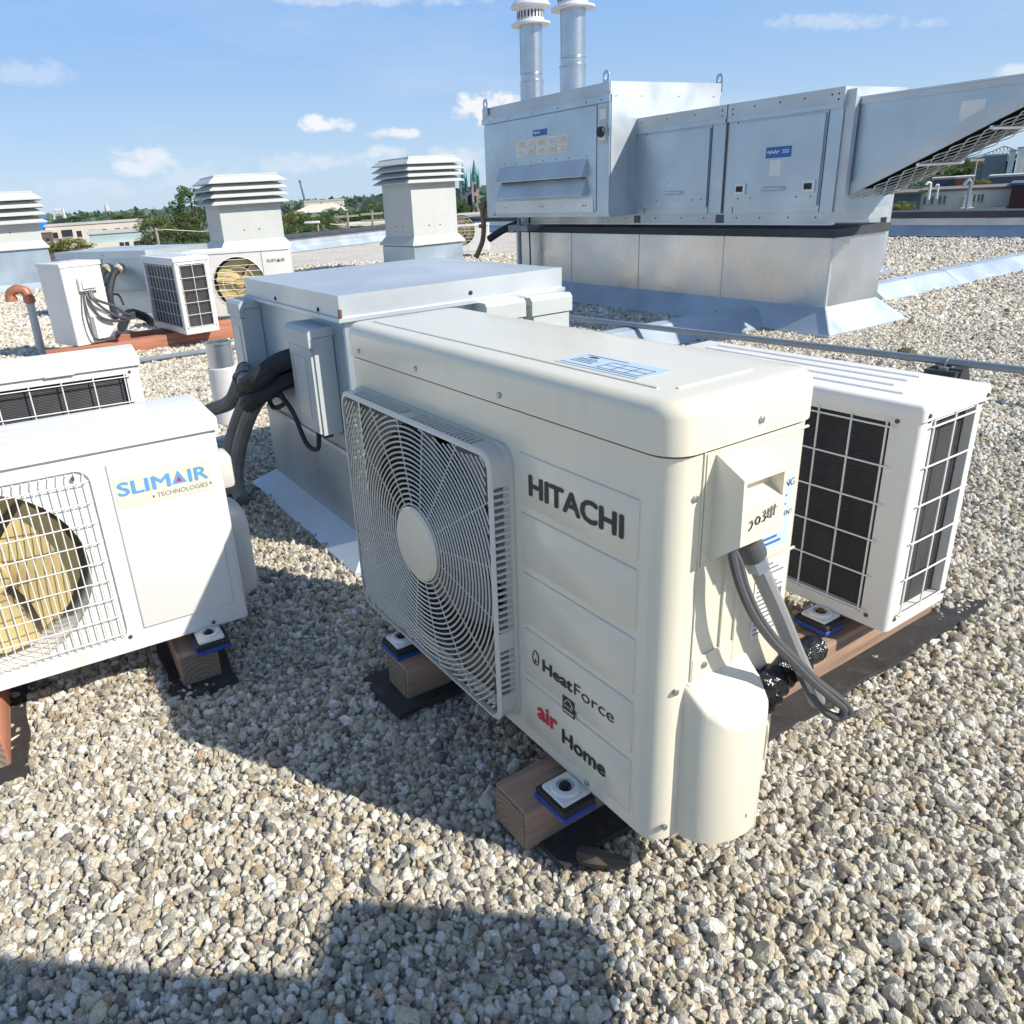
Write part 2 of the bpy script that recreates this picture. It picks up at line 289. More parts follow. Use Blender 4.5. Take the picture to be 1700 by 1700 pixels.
def cut(o, cutters):                                   # carve openings into a part
    for mb in cutters:
        me = mb.mesh('cutter', 'dark', False); c = bpy.data.objects.new('cutter', me); COL.objects.link(c); c.parent = o.parent; c.matrix_parent_inverse = Matrix()
        md = o.modifiers.new('b', 'BOOLEAN'); md.object = c; md.operation = 'DIFFERENCE'; md.solver = 'EXACT'
        bpy.context.view_layer.update(); dg = bpy.context.evaluated_depsgraph_get()
        nm = bpy.data.meshes.new_from_object(o.evaluated_get(dg)); o.modifiers.clear(); old = o.data; o.data = nm; nm.name = o.name
        nm.shade_smooth(); nm.set_sharp_from_angle(angle=R(30))
        bpy.data.objects.remove(c); bpy.data.meshes.remove(me); bpy.data.meshes.remove(old)
    return o
def frame(o, ex, en, ez=(0, 0, 1)):                    # (along, out, up) -> point
    o, ex, en, ez = map(Vector, (o, ex, en, ez))
    return lambda a, n_, z: o+ex*a+en*n_+ez*z
def text(name, body, fr, a, z, out, size, mat, parent, bold=0., sx=1., thick=.0004, dirn=1, slant=0.):
    cu = bpy.data.curves.new('t', 'FONT'); cu.body = body; cu.size = size; cu.extrude = 0; cu.resolution_u = 3
    to = bpy.data.objects.new('t', cu); COL.objects.link(to); bpy.context.view_layer.update()
    me = bpy.data.meshes.new_from_object(to.evaluated_get(bpy.context.evaluated_depsgraph_get())); bpy.data.objects.remove(to); bpy.data.curves.remove(cu)
    co = [q.co.copy() for q in me.vertices]; fs = [tuple(q.vertices) for q in me.polygons]; bpy.data.meshes.remove(me)
    mb = MB(); offs = [(0, 0)] if bold <= 0 else [(0, 0), (bold, 0), (-bold, 0), (0, bold*.8), (0, -bold*.8), (bold*.5, bold*.4), (-bold*.5, -bold*.4)]
    for i, (dx, dy) in enumerate(offs):                 # heavier strokes from slightly shifted layers of ink
        mb.add([fr(a+dirn*(c_.x+dx)*sx, out+thick+.00006*i, z+c_.y+dy+slant*c_.x) for c_ in co], fs)
    return mb.build(name, mat, parent, False)
def txtw(me): xs = [q.co.x for q in me.vertices]; return max(xs)-min(xs)
def smoothpath(pts, n_=8):
    pts = [Vector(q) for q in pts]; P_ = [pts[0]]+pts+[pts[-1]]; out = []
    for i in range(1, len(P_)-2):
        for j in range(n_):
            t = j/n_; a, b_, c_, d = P_[i-1], P_[i], P_[i+1], P_[i+2]
            out.append(.5*((2*b_)+(c_-a)*t+(2*a-5*b_+4*c_-d)*t*t+(3*b_-a-3*c_+d)*t**3))
    return out+[pts[-1]]
def dup(o, parent=None):
    c = o.copy(); COL.objects.link(c); c.parent = parent
    for ch in list(o.children): dup(ch, c)
    return c

# ------------------------------------------------------------------ roof, gravel
UX = Vector((-.515, .857, 0)); VX = Vector((.857, .515, 0))       # the building's two directions
pl0 = atz(496, 417); pl1 = atz(631, 400.6); pldir = (pl1-pl0).normalized()
pr0 = atz(1550, 390.6); pr1 = atz(1700, 392); prdir = (pr1-pr0).normalized()
def isect(a, da, b_, db):
    k = da.x*db.y-da.y*db.x; t = ((b_.x-a.x)*db.y-(b_.y-a.y)*db.x)/k; return a+da*t
corner_far = isect(pl0, pldir, pr0, prdir)
PLa = pl0-pldir*34; PRb = pr0+prdir*26
rf = MB(); back = [PLa, corner_far, PRb, Vector((10, -14, 0)), Vector((-22, -14, 0))]
rf.add([Vector((q.x, q.y, -.012)) for q in back], [tuple(range(5))])
rf.add([Vector((q.x, q.y, -.4)) for q in back], [tuple(range(5))])
tag(rf.build('roof', 'gravel_bed', None, False), kind='structure')
def gravel():
    """every stone is a real angular pebble: one point each, an instance of one of ten hulls made inside the node tree"""
    F_ = np.array(FW[:]); Rt = np.array(RT[:]); Dn = np.array(DN[:]); O = np.array([0, 0, CAM_H])
    PS, SS, TS = [], [], []
    def layer(cell, dmin, dmax, z0, rad, keep, fade=.02, sig=.26, lift=1.):
        gx = np.arange(-dmax*.95, dmax*1.05, cell); gy = np.arange(.35, dmax+.1, cell)
        X, Y = np.meshgrid(gx, gy); X = X.ravel()+RNG.uniform(-.5, .5, X.size)*cell; Y = Y.ravel()+RNG.uniform(-.5, .5, Y.size)*cell
        d = np.hypot(X, Y); P_ = np.stack([X, Y, np.zeros_like(X)], 1)-O; w = P_@F_
        px = CX+F*(P_@Rt)/np.maximum(w, .01); py = CY+F*(P_@Dn)/np.maximum(w, .01)
        ok = (d >= dmin) & (d < dmax) & (w > .1) & (px > -300) & (px < 2000) & (py < 1930) & (RNG.random(X.size) < keep*np.clip((dmax-d)/fade, 0, 1))
        X, Y = X[ok], Y[ok]; k = X.size
        SS.append(rad*np.exp(RNG.normal(0, sig, (k, 1)))*np.stack([RNG.uniform(1., 1.5, k), RNG.uniform(.85, 1.15, k), RNG.uniform(.6, .9, k)], 1))
        swell = .006*np.sin(X*2.1+1)*np.cos(Y*1.7)+.004*np.sin(X*5+Y*4)+.003*np.sin(X*13-Y*9)
        PS.append(np.stack([X, Y, z0+RNG.normal(0, .0018, k)+swell], 1))
        pal = np.array([(.60,.565,.485),(.53,.475,.385),(.66,.64,.58),(.48,.41,.30),(.35,.33,.295),(.76,.74,.70),(.46,.345,.25),(.22,.205,.19),(.56,.505,.385)])
        pr = np.array([.24,.16,.18,.08,.11,.11,.02,.06,.04]); ci = RNG.choice(len(pal), k, p=pr/pr.sum())
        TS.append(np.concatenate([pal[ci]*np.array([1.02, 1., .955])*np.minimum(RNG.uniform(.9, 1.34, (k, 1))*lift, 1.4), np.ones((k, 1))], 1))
    layer(.0104, 0, 1.9, -.0085, .0069, 1); layer(.0132, 0, 1.9, -.001, .0067, .7, sig=.32); layer(.019, 0, 1.9, .001, .0038, .6, sig=.35)
    layer(.0116, 1.9, 4.0, -.008, .0078, 1); layer(.015, 1.9, 4.0, 0, .0075, .62)
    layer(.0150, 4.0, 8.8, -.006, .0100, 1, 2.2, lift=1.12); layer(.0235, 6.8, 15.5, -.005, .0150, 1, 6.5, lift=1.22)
    P_ = np.concatenate(PS); S_ = np.concatenate(SS); T = np.concatenate(TS)
    me = bpy.data.meshes.new('gravel'); me.vertices.add(len(P_)); me.vertices.foreach_set('co', P_.astype(np.float32).ravel())
    me.attributes.new('size', 'FLOAT_VECTOR', 'POINT').data.foreach_set('vector', S_.astype(np.float32).ravel())
    me.attributes.new('tint', 'FLOAT_COLOR', 'POINT').data.foreach_set('color', T.astype(np.float32).ravel())
    me.materials.append(M['stone']); o = bpy.data.objects.new('gravel', me); COL.objects.link(o); print('stones', len(P_))
    ng = bpy.data.node_groups.new('gravel_stones', 'GeometryNodeTree'); ng.interface.new_socket('Geometry', in_out='INPUT', socket_type='NodeSocketGeometry'); ng.interface.new_socket('Geometry', in_out='OUTPUT', socket_type='NodeSocketGeometry')
    n, l = ng.nodes, ng.links; gi, go = n.new('NodeGroupInput'), n.new('NodeGroupOutput'); join = n.new('GeometryNodeJoinGeometry')
    for v in range(10):
        ic = n.new('GeometryNodeMeshIcoSphere'); ic.inputs['Radius'].default_value = 1; ic.inputs['Subdivisions'].default_value = 2
        rv = n.new('FunctionNodeRandomValue'); rv.data_type = 'FLOAT_VECTOR'; rv.inputs[0].default_value = (-.3, -.3, -.3); rv.inputs[1].default_value = (.3, .3, .3); rv.inputs['Seed'].default_value = v+3
        sp = n.new('GeometryNodeSetPosition'); l.new(ic.outputs[0], sp.inputs['Geometry']); l.new(rv.outputs[0], sp.inputs['Offset'])
        ch = n.new('GeometryNodeConvexHull'); l.new(sp.outputs[0], ch.inputs[0])
        sm = n.new('GeometryNodeSetMaterial'); sm.inputs['Material'].default_value = M['stone']; l.new(ch.outputs[0], sm.inputs[0])
        gi_ = n.new('GeometryNodeGeometryToInstance'); l.new(sm.outputs[0], gi_.inputs[0]); l.new(gi_.outputs[0], join.inputs[0])
    ip = n.new('GeometryNodeInstanceOnPoints'); l.new(gi.outputs[0], ip.inputs['Points']); l.new(join.outputs[0], ip.inputs['Instance']); ip.inputs['Pick Instance'].default_value = True
    ri = n.new('FunctionNodeRandomValue'); ri.data_type = 'INT'
    mn = [q for q in ri.inputs if q.enabled and q.name == 'Min'][0]; mx = [q for q in ri.inputs if q.enabled and q.name == 'Max'][0]; mn.default_value = 0; mx.default_value = 9
    l.new([q for q in ri.outputs if q.enabled][0], ip.inputs['Instance Index'])
    rr = n.new('FunctionNodeRandomValue'); rr.data_type = 'FLOAT_VECTOR'; rr.inputs[0].default_value = (0, 0, 0); rr.inputs[1].default_value = (6.283, 6.283, 6.283); rr.inputs['Seed'].default_value = 77
    l.new(rr.outputs[0], ip.inputs['Rotation'])
    na = n.new('GeometryNodeInputNamedAttribute'); na.data_type = 'FLOAT_VECTOR'; na.inputs[0].default_value = 'size'; l.new([q for q in na.outputs if q.enabled][0], ip.inputs['Scale'])
    l.new(ip.outputs[0], go.inputs[0]); md = o.modifiers.new('stones', 'NODES'); md.node_group = ng
    return tag(o, 'pale grey and tan pebble ballast covering the flat roof', 'gravel', kind='stuff')
gravel()
def parapet(name, a, b_, h, label, inset=0.):
    d = (b_-a); ln = d.length; d.normalize(); nrm = Vector((d.y, -d.x, 0))
    t = thing(name, label, 'parapet', (a.x, a.y, 0), math.atan2(d.y, d.x))
    w = MB().box(0, ln, 0, .35, -.3, h); w.build('wall', 'galv_dull', t)
    fl = MB().prism([(-.16, 0), (-.16, .012), (-.01, .16), (-.002, .16), (-.002, 0)], 0, ln, lambda y, z, x: (x, y, z)); fl.build('flashing', 'flashing', t)
    st = 0; 
    while st < ln:
        e = min(ln, st+3); MB().box(st+.01, e-.01, -.006-.002*(int(st) % 2), -.002, .165, h-.06).build('cladding_sheet', 'galv_dull' if int(st/3) % 3 else 'flashing', t); st += 3
    MB().rbox(0, ln, -.07, .45, h-.055, h+.05, .02, 2).build('cap', 'membrane', t)
    return t
hL = aty(494, 392, pl0.y).z
parapet('parapet_wall', PLa, corner_far, hL, 'low metal-clad parapet with black cap along the far left roof edge')
hR = aty(1555, 356, pr0.y).z
parapet('parapet_wall', corner_far-(corner_far-pr0)*0, PRb, hR, 'low blue-grey parapet with dark cap at the right roof edge')

# ------------------------------------------------------------------ timbers, mats, feet
def timber(a, b_, w, h, mat, label, group, mtxt='', mats=True, z=.012, matw=.2, name='timber_beam', mlabel=None, mext=(.05, .05)):
    a = Vector((a[0], a[1], 0)); b_ = Vector((b_[0], b_[1], 0)); d = b_-a; ln = d.length; rz = math.atan2(d.y, d.x)
    t = MB().rbox(0, ln, -w/2, w/2, 0, h, .006, 2).build(name, mat); t.location = (a.x, a.y, z); t.rotation_euler = (0, 0, rz); tag(t, label, 'timber', group)
    MB().box(-.0025, 0, -w/2+.006, w/2-.006, .006, h-.006).build('end_grain', 'end_grain', t)
    if mats:
        k = 26; mb = MB(); 
        for i in range(k):
            x0 = -mext[0]+(ln+mext[0]+mext[1])*i/k; x1 = -mext[0]+(ln+mext[0]+mext[1])*(i+1)/k
        vs = []; fs = []
        for i in range(k+1):
            x = -mext[0]+(ln+mext[0]+mext[1])*i/k
            for j in range(5):
                y = -matw/2+matw*j/4; vs.append((x, y+.004*math.sin(i*1.3), .003*math.sin(i*.9+j)+(.006 if j in (0, 4) else 0)))
        for i in range(k):
            for j in range(4): fs.append((i*5+j, (i+1)*5+j, (i+1)*5+j+1, i*5+j+1))
        mb.add(vs, fs); mb.add([(x, y, z_-.012) for x, y, z_ in vs], fs)
        n_ = (k+1)*5
        rim = [i*5 for i in range(k+1)]+[k*5+j for j in range(1, 5)]+[i*5+4 for i in range(k-1, -1, -1)]+[j for j in range(3, 0, -1)]
        mb.f += [(rim[i], rim[(i+1) % len(rim)], n_+rim[(i+1) % len(rim)], n_+rim[i]) for i in range(len(rim))]
        o = mb.build('rubber_mat', 'black_rubber'); o.location = (a.x, a.y, z+.002); o.rotation_euler = (0, 0, rz); tag(o, mlabel or 'black rubber mat under the '+label.split(' under')[0].split(' cut')[0]+label[label.find(' under'):].replace(' under', ' of', 1)[:0]+mtxt, 'mat', 'mats under the timbers')
    return t
def foot(parent, x, y, z0, z1, bl=.105, bd=.075, rusty=False):
    """metal mounting foot of a unit with its bolt"""
    b_ = MB().rbox(x-.032, x+.032, y-.03, y+.034, z1-.009, z1, .004, 2); b_.lathe([(.027, 0), (.025, .006), (.017, .007), (.016, .001), (.001, .001)], 16, (x, y, z1))
    o = b_.build('mounting_foot', 'white', parent)
    MB().lathe([(.0115, 0), (.0115, .004), (.007, .004), (.007, .01), (.002, .011)], 10, (x, y, z1+.001)).build('bolt', 'rust' if rusty else 'dark', o)
def pad(x, y, z, rz, label):
    p_ = thing('vibration_pad', label, 'pad', (x, y, z), rz, 'blue pads under the unit feet')
    MB().rbox(-.043, .043, -.038, .038, 0, .011, .002, 1).build('lower_layer', 'pad_blue', p_)
    MB().rbox(-.0415, .0415, -.0365, .0365, .011, .024, .002, 1).build('upper_layer', 'pad_black', p_)
def screws(parent, fr, pts, mat='screw', r=.0055):
    for a, z in pts:
        o0 = fr(a, 0, z); nn = (fr(0, 1, 0)-fr(0, 0, 0)); 
        MB().tube([o0-nn*.001, o0+nn*.0025, o0+nn*.004], [r, r, r*.55], 8).build('screw', mat, parent)

# ------------------------------------------------------------------ the cream heat pump
def heat_pump():
    w, d, h = 1.006, .305, .739; z0 = .135
    t = thing('heat_pump', 'cream outdoor heat pump with big square fan grille, standing in the foreground', 'heat pump', (.2855, .917, z0), 2.1126-math.pi)
    body = MB().rbox(-w, 0, 0, d, 0, h-.0775, .04, 5, True).build('body', 'cream', t)
    MB().rbox(-w+.004, -.004, .004, d-.004, h-.079, h-.06, .036, 4, True).build('lid_seam', 'dark', t)
    gc = (-.668, .31); gw, gh = .304, .277                       # grille centre, half sizes
    cut(body, [MB().lathe([(.258, -.05), (.258, .16)], 48, (gc[0]+.018, 0, gc[1]+.004), 'Y')])
    fr = frame((0, 0, 0), (-1, 0, 0), (0, -1, 0)); sd = frame((0, 0, 0), (0, 1, 0), (1, 0, 0))
    lv = []; kk = 7
    def rr_(ins, r_):
        out = []
        for cx_, cy_, a0 in ((.006-ins-r_, d+.004-ins-r_, 0), (-w-.006+ins+r_, d+.004-ins-r_, 90), (-w-.006+ins+r_, -.006+ins+r_, 180), (.006-ins-r_, -.006+ins+r_, 270)):
            for q in range(kk): a = R(a0+90*q/(kk-1)); out.append((cx_+r_*math.cos(a), cy_+r_*math.sin(a)))
        return out
    levels = [(.004, h-.073), (0, h-.0725), (0, h-.023)]+[(.023*(1-math.cos(R(q))), h-.023+.023*math.sin(R(q))) for q in (15, 30, 45, 60, 75, 90)]+[(.03, h+.0008), (.07, h+.0012)]
    ml = MB(); n4 = kk*4
    for ins, z in levels: lv += [(x, y, z) for x, y in rr_(ins, max(.008, .045-ins))]
    ml.add(lv, [(i*n4+j, i*n4+(j+1) % n4, (i+1)*n4+(j+1) % n4, (i+1)*n4+j) for i in range(len(levels)-1) for j in range(n4)]+[tuple((len(levels)-1)*n4+j for j in range(n4)), tuple(range(n4))[::-1]])
    lo_ = ml.build('lid', 'cream', t, ang=60)
    rb = MB()
    for (xa, ya, xb, yb) in ((-w+.06, .046, -.075, .046), (-.055, .062, -.055, d-.09)): rb.tube([(xa, ya, h+.0002), (xb, yb, h+.0002)], .0035, 6)
    rb.build('lid_ridge', 'cream', lo_)
    screws(t, frame((0, -.006, 0), (-1, 0, 0), (0, -1, 0)), [(.669, h-.056), (.38, h-.056), (.93, h-.056)]); screws(t, frame((.006, 0, 0), (0, 1, 0), (1, 0, 0)), [(.165, h-.05)])
    screws(t, sd, [(.045, .60), (.03, .29)]); screws(t, fr, [(.16, .012), (.5, .012)])
    screws(t, frame((0, 0, 0), (0, 1, 0), (1, 0, 0)), [(.022, .03)])
    # pressed panels on the front
    zs = [(.597, .493), (.487, .376), (.37, .26), (.254, .146), (.14, .024)]
    for z1, z2 in zs:
        pm = MB(); x0, x1 = -.334, -.055
        for q in range(1): pm.rbox(x0, x1, -.0035, .004, z2+.004, z1-.004, .0034, 2)
        pm.build('pressed_panel', 'cream', t)
    # lettering
    o_ = text('lettering', 'HITACHI', fr, .307, .524, .0042, .052, 'ink', t, bold=.0019, dirn=-1)
    fitw(o_, fr, .307, .082)
    flame = MB(); pts = []
    for q in range(15):
        a = q/14*2*math.pi; rr = .011*(1+.35*math.cos(a-.3)*.3); pts.append(Vector((-.298+rr*math.sin(a)*.8, -.0042, .200-math.cos(a)*.014*(1.25 if math.cos(a) < 0 else .9))))
    flame.tube(pts[:-1], .0011, 4, close=True); flame.tube([(-.301, -.0042, .189), (-.298, -.0042, .2), (-.296, -.0042, .193)], .001, 4); flame.tube([(-.292, -.0042, .214), (-.289, -.0042, .205), (-.291, -.0042, .197)], .0012, 4)
    flame.build('flame_logo', 'ink', t)
    o_ = text('lettering', 'Heat', fr, .278, .187, .0042, .034, 'ink', t, bold=.0011, dirn=-1); fitw(o_, fr, .278, .195)
    o_ = text('lettering', 'Force', fr, .191, .187, .0042, .034, 'ink', t, bold=-.0002, dirn=-1); fitw(o_, fr, .191, .093)
    es_ = MB().fbox(fr, .222, .19, .0036, .0042, .132, .168).build('energy_label', 'ink', t)
    MB().tube([fr(.218+(-.024*q/10), .0044, .152+.012*math.sin(q/10*math.pi)) for q in range(11)], .0008, 4).build('label_arc', 'label_white', es_)
    MB().fbox(fr, .219, .193, .0043, .0046, .1365, .1395).build('label_strip', 'label_white', es_); text('lettering', 'energy', fr, .218, .147, .0043, .0085, 'label_white', es_, dirn=-1)
    o_ = text('lettering', 'air', fr, .295, .073, .0042, .052, 'red_ink', t, bold=.002, dirn=-1); fitw(o_, fr, .296, .237)
    o_ = text('lettering', 'Home', fr, .225, .063, .0042, .042, 'ink', t, bold=.0014, dirn=-1); fitw(o_, fr, .224, .11)
    # fan grille
    g = MB(); gx, gz = gc; dp = .046
    x0, x1, z0g, z1g = gx-gw, gx+gw, gz-gh, gz+gh
    def rect(x0_, x1_, za, zb, r_, k=5):
        out = []
        for cx_, cz_, a0 in ((x1_-r_, zb-r_, 0), (x0_+r_, zb-r_, 90), (x0_+r_, za+r_, 180), (x1_-r_, za+r_, 270)):
            for q in range(k+1): a = R(a0+90*q/k); out.append((cx_+r_*math.cos(a), cz_+r_*math.sin(a)))
        return out
    ro = rect(x0, x1, z0g, z1g, .03); ri = rect(x0+.005, x1-.005, z0g+.005, z1g-.005, .026); rbk = rect(x0-.004, x1+.004, z0g-.004, z1g+.004, .034); k = len(ro)
    fm = MB(); vs = [(x, -dp, z) for x, z in ri]+[(x, -dp, z) for x, z in ro]
    ro2 = rect(x0-.006, x1+.006, z0g-.006, z1g+.006, .034); vs += [(x, -dp+.004, z) for x, z in ro2]
    fs = [(i, (i+1) % k, k+(i+1) % k, k+i) for i in range(k)]+[(k+i, k+(i+1) % k, 2*k+(i+1) % k, 2*k+i) for i in range(k)]
    vs += [(x, -dp+.012, z) for x, z in ri]; fs += [(i, (i+1) % k, 3*k+(i+1) % k, 3*k+i) for i in range(k)]
    fm.add(vs, fs)
    bk = rect(x0-.010, x1+.010, z0g-.010, z1g+.010, .036); bi = rect(x0+.012, x1-.012, z0g+.012, z1g-.012, .03)
    fm.add([(x, -.009, z) for x, z in bk]+[(x, -.0005, z) for x, z in bk]+[(x, -.009, z) for x, z in bi], [(i, (i+1) % k, k+(i+1) % k, k+i) for i in range(k)]+[(i, (i+1) % k, 2*k+(i+1) % k, 2*k+i) for i in range(k)])
    # solid corners and mid posts of the side wall
    gr = fm.build('fan_grille', 'cream_grille', t)
    for (xa, za) in ((x0, z0g), (x0, z1g), (x1, z0g), (x1, z1g)):
        sx_ = 1 if xa == x0 else -1; sz_ = 1 if za == z0g else -1
        pv = []
        for q in range(7):
            a = R(90*q/6); cx_, cz_ = xa+sx_*.034, za+sz_*.034
            pv.append((cx_-sx_*.040*math.cos(a), cz_-sz_*.040*math.sin(a)))
        pv = [(xa-sx_*.006, za+sz_*.06)]+pv+[(xa+sx_*.06, za-sz_*.006)]
        m_ = len(pv); MB().add([(x, -dp+.003, z) for x, z in pv]+[(x, -.004, z) for x, z in pv], [(i, i+1, m_+i+1, m_+i) for i in range(m_-1)]).build('rim_corner', 'cream_grille', gr)
    for b_ in ((x1-.004, x1+.0055, gz-.115, gz-.075), (x0-.0055, x0+.004, gz-.115, gz-.075), (gx-.02, gx+.015, z1g-.004, z1g+.0055)): MB().box(b_[0], b_[1], -dp+.003, -.004, b_[2], b_[3]).build('rim_post', 'cream_grille', gr)
    sl = MB(); p_ = .0132
    z = z0g+.062
    while z < z1g-.06:
        if not (gz-.12 < z < gz-.07):
            for xa, sx_ in ((x1, 1), (x0, -1)):
                sl.tube([(xa-sx_*.001, -dp+.002, z), (xa+sx_*.005, -dp+.008, z), (xa+sx_*.006, -dp+.026, z), (xa+sx_*.005, -.006, z)], .0028, 5)
        z += p_
    x = x0+.062
    while x < x1-.06:
        if not (gx-.026 < x < gx+.02):
            for za, sz_ in ((z1g, 1), (z0g, -1)):
                sl.tube([(x, -dp+.002, za-sz_*.001), (x, -dp+.008, za+sz_*.005), (x, -dp+.026, za+sz_*.006), (x, -.006, za+sz_*.005)], .0028, 5)
        x += p_
    sl.build('rim_slats', 'cream_grille', gr, stuff=True)
    rg = MB(); r_ = .088; hx, hz = gx+.018, gz+.004
    xi0, xi1, zi0, zi1 = x0+.007, x1-.007, z0g+.007, z1g-.007
    while r_ < .44:
        k = max(48, int(r_*300)); run = []
        for q in range(k+1):
            a = 2*math.pi*q/k; P_ = (hx+r_*math.cos(a), -dp+.003, hz+r_*math.sin(a)); ins = xi0 < P_[0] < xi1 and zi0 < P_[2] < zi1
            if ins: run.append(P_)
            if (not ins or q == k) and len(run) > 1: rg.tube(run, .0021, 4, caps=False); run = []
            elif not ins: run = []
        r_ += .0112
    for q in range(16):
        a = 2*math.pi*(q+.5)/16; ca, sa = math.cos(a), math.sin(a)
        tm = min([((xi1 if ca > 0 else xi0)-hx)/ca if abs(ca) > 1e-6 else 9, ((zi1 if sa > 0 else zi0)-hz)/sa if abs(sa) > 1e-6 else 9])
        rg.tube([(hx+.07*ca, -dp+.005, hz+.07*sa), (hx+tm*ca, -dp+.005, hz+tm*sa)], .0016, 4, caps=False)
    rg.build('grille_rings', 'cream_grille', gr, stuff=True)
    MB().lathe([(.083, .006), (.083, -.001), (.077, -.006), (.04, -.0075), (.001, -.008)], 40, (hx, -dp, hz), 'Y').build('hub_cover', 'cream', gr)
    # fan behind the grille
    sh = MB().lathe([(.2579, 0), (.2579, .155)], 48, (hx, .0015, hz), 'Y'); sh.f = sh.f[:-2]; sh.build('fan_shroud', 'cavity', t)
    MB().lathe([(.257, 0), (.257, .004)], 48, (hx, .150, hz), 'Y').build('coil_behind_fan', 'coil', t)
    fan = MB().lathe([(.055, .03), (.055, .12), (.03, .125)], 20, (hx, 0, hz), 'Y').build('fan_hub', 'fan_grey', t)
    for q in range(3):
        bl = MB(); vs = []
        for i in range(7):
            rr = .05+.195*i/6
            for j in range(7):
                a = 2*math.pi*q/3+(-.55+1.1*j/6)*(.75+.3*i/6)+.35*i/6; vs.append((hx+rr*math.cos(a), .045+.075*j/6, hz+rr*math.sin(a)))
        bl.add(vs, [(i*7+j, i*7+j+1, (i+1)*7+j+1, (i+1)*7+j) for i in range(6) for j in range(6)]); bl.build('fan_blade', 'fan_grey', t)
    bp_ = MB(); k = 64; vo_, vi_ = [], []
    for q in range(k):
        a = 2*math.pi*q/k; ca, sa = math.cos(a), math.sin(a)
        tm = min(((xi1 if ca > 0 else xi0)-hx)/ca if abs(ca) > 1e-6 else 9, ((zi1 if sa > 0 else zi0)-hz)/sa if abs(sa) > 1e-6 else 9)
        vo_.append((hx+tm*ca, -.0035, hz+tm*sa)); vi_.append((hx+min(.257, tm-.002)*ca, -.0035, hz+min(.257, tm-.002)*sa))
    bp_.add(vo_+vi_, [(i, (i+1) % k, k+(i+1) % k, k+i) for i in range(k)]); bp_.build('grille_shade', 'grille_shade', gr)  # dark plate paints the grille's inner shade over the cream front
    # label on the lid
    lb = MB().box(-.315, -.13, .06, .135, h+.0014, h+.002).build('wiring_label', 'label_blue', t); lt = MB()
    tp = lambda a, b_, c0=0: (-.312+a, .063+b_, h+.0014)
    for a0, b0, a1, b1 in ((.004,.004,.178,.006),(.004,.062,.1,.064),(.08,.012,.17,.0135),(.08,.03,.17,.0315),(.08,.048,.17,.0495),(.08,.012,.0815,.05),(.11,.012,.1115,.05),(.14,.012,.1415,.05),(.169,.012,.17,.05),(.01,.02,.06,.022),(.01,.027,.055,.029),(.01,.034,.06,.036),(.01,.041,.05,.043),(.02,.05,.04,.058)):
        lt.box(-.312+a0, -.312+a1, .063+b0, .063+b1, h+.002, h+.0023)
    lt.build('label_print', 'ink', lb, False, stuff=True)
    # electrical cover on the side
    cv = MB(); fn = lambda n_, z, a: sd(a, n_, z)
    cv.prism([(0, .657), (.006, .657), (.052, .632), (.054, .536), (.006, .497), (0, .497)], .078, .168, fn)
    hood = cv.build('terminal_cover', 'cream', t); 
    cut(hood, [MB().prism([(.03, .626), (.06, .626), (.06, .585), (.03, .605)], .084, .162, fn)])
    MB().fbox(sd, .062, .078, 0, .004, .49, .66).build('cover_flange', 'cream', hood)
    for dx, pts in ((0, [(.089,.594),(.094,.597),(.096,.592),(.093,.586),(.088,.583)]), (0, [(.102,.596),(.106,.6),(.111,.597),(.11,.59),(.105,.588),(.102,.592),(.102,.596)]), (0, [(.116,.603),(.121,.605),(.121,.6),(.118,.598),(.123,.595),(.12,.589),(.116,.590)]), (0, [(.128,.606),(.127,.593),(.133,.592)]), (0, [(.134,.608),(.134,.59)]), (0, [(.126,.6),(.146,.604)]), (0, [(.141,.609),(.140,.592)])):
        MB().tube([sd(a+.004, .0546+.0, z-.026) for a, z in pts], .0009, 4).build('handwritten_mark', 'ink', hood)
    # stickers on the side
    lw = MB().fbox(sd, .182, .262, .0005, .0012, .47, .585).build('warning_label', 'label_blue', t)
    text('lettering', 'WARNING', sd, .186, .566, .0014, .0165, 'ink', lw, dirn=1); text('lettering', 'AVERTISSEMENT', sd, .184, .518, .0014, .0115, 'ink', lw)
    ln = MB()
    for q in range(4): ln.fbox(sd, .188, .25-.012*(q % 2), .0013, .0016, .536+.007*q, .539+.007*q); ln.fbox(sd, .188, .245-.01*(q % 2), .0013, .0016, .478+.009*q, .482+.009*q)
    ln.build('label_print', 'brand_blue', lw, False, stuff=True)
    l2 = MB().fbox(sd, .195, .27, .0005, .0012, .315, .455).build('rating_label', 'label_white', t); ln = MB()
    for q in range(15): ln.fbox(sd, .2, .262-.014*(q % 3), .0013, .0016, .322+.0085*q, .3245+.0085*q)
    ln.fbox(sd, .235, .262, .0013, .0018, .375, .392); ln.build('label_print', 'grey_ink', l2, False, stuff=True)
    # seams and ribs of the side panel
    sm = MB(); sm.fbox(sd, .058, .0605, -.001, .0025, .0, h-.075); sm.fbox(sd, .118, .1225, -.001, .004, .26, .50); sm.fbox(sd, .15, .154, -.001, .004, .26, .50)
    for z in (.455, .655): sm.fbox(sd, .175, .285, -.001, .002, z-.003, z)
    sm.build('side_rib', 'cream', t)
    # valve cover
    plan = [(.048, 0), (.05, .016), (.06, .038), (.082, .056), (.11, .066), (.14, .069), (.166, .066), (.183, .054), (.191, .032), (.193, 0)]
    vc = MB(); k = len(plan); lay = []
    tops = lambda n_: .292-.065*(n_/.069)**1.2         # the top slopes down away from the wall
    for f_, sc_ in ((0, .99), (.05, 1.0), (1, 1.0)): lay.append([sd(a, n_*sc_, .004+(tops(n_)-.016)*f_) for a, n_ in plan])
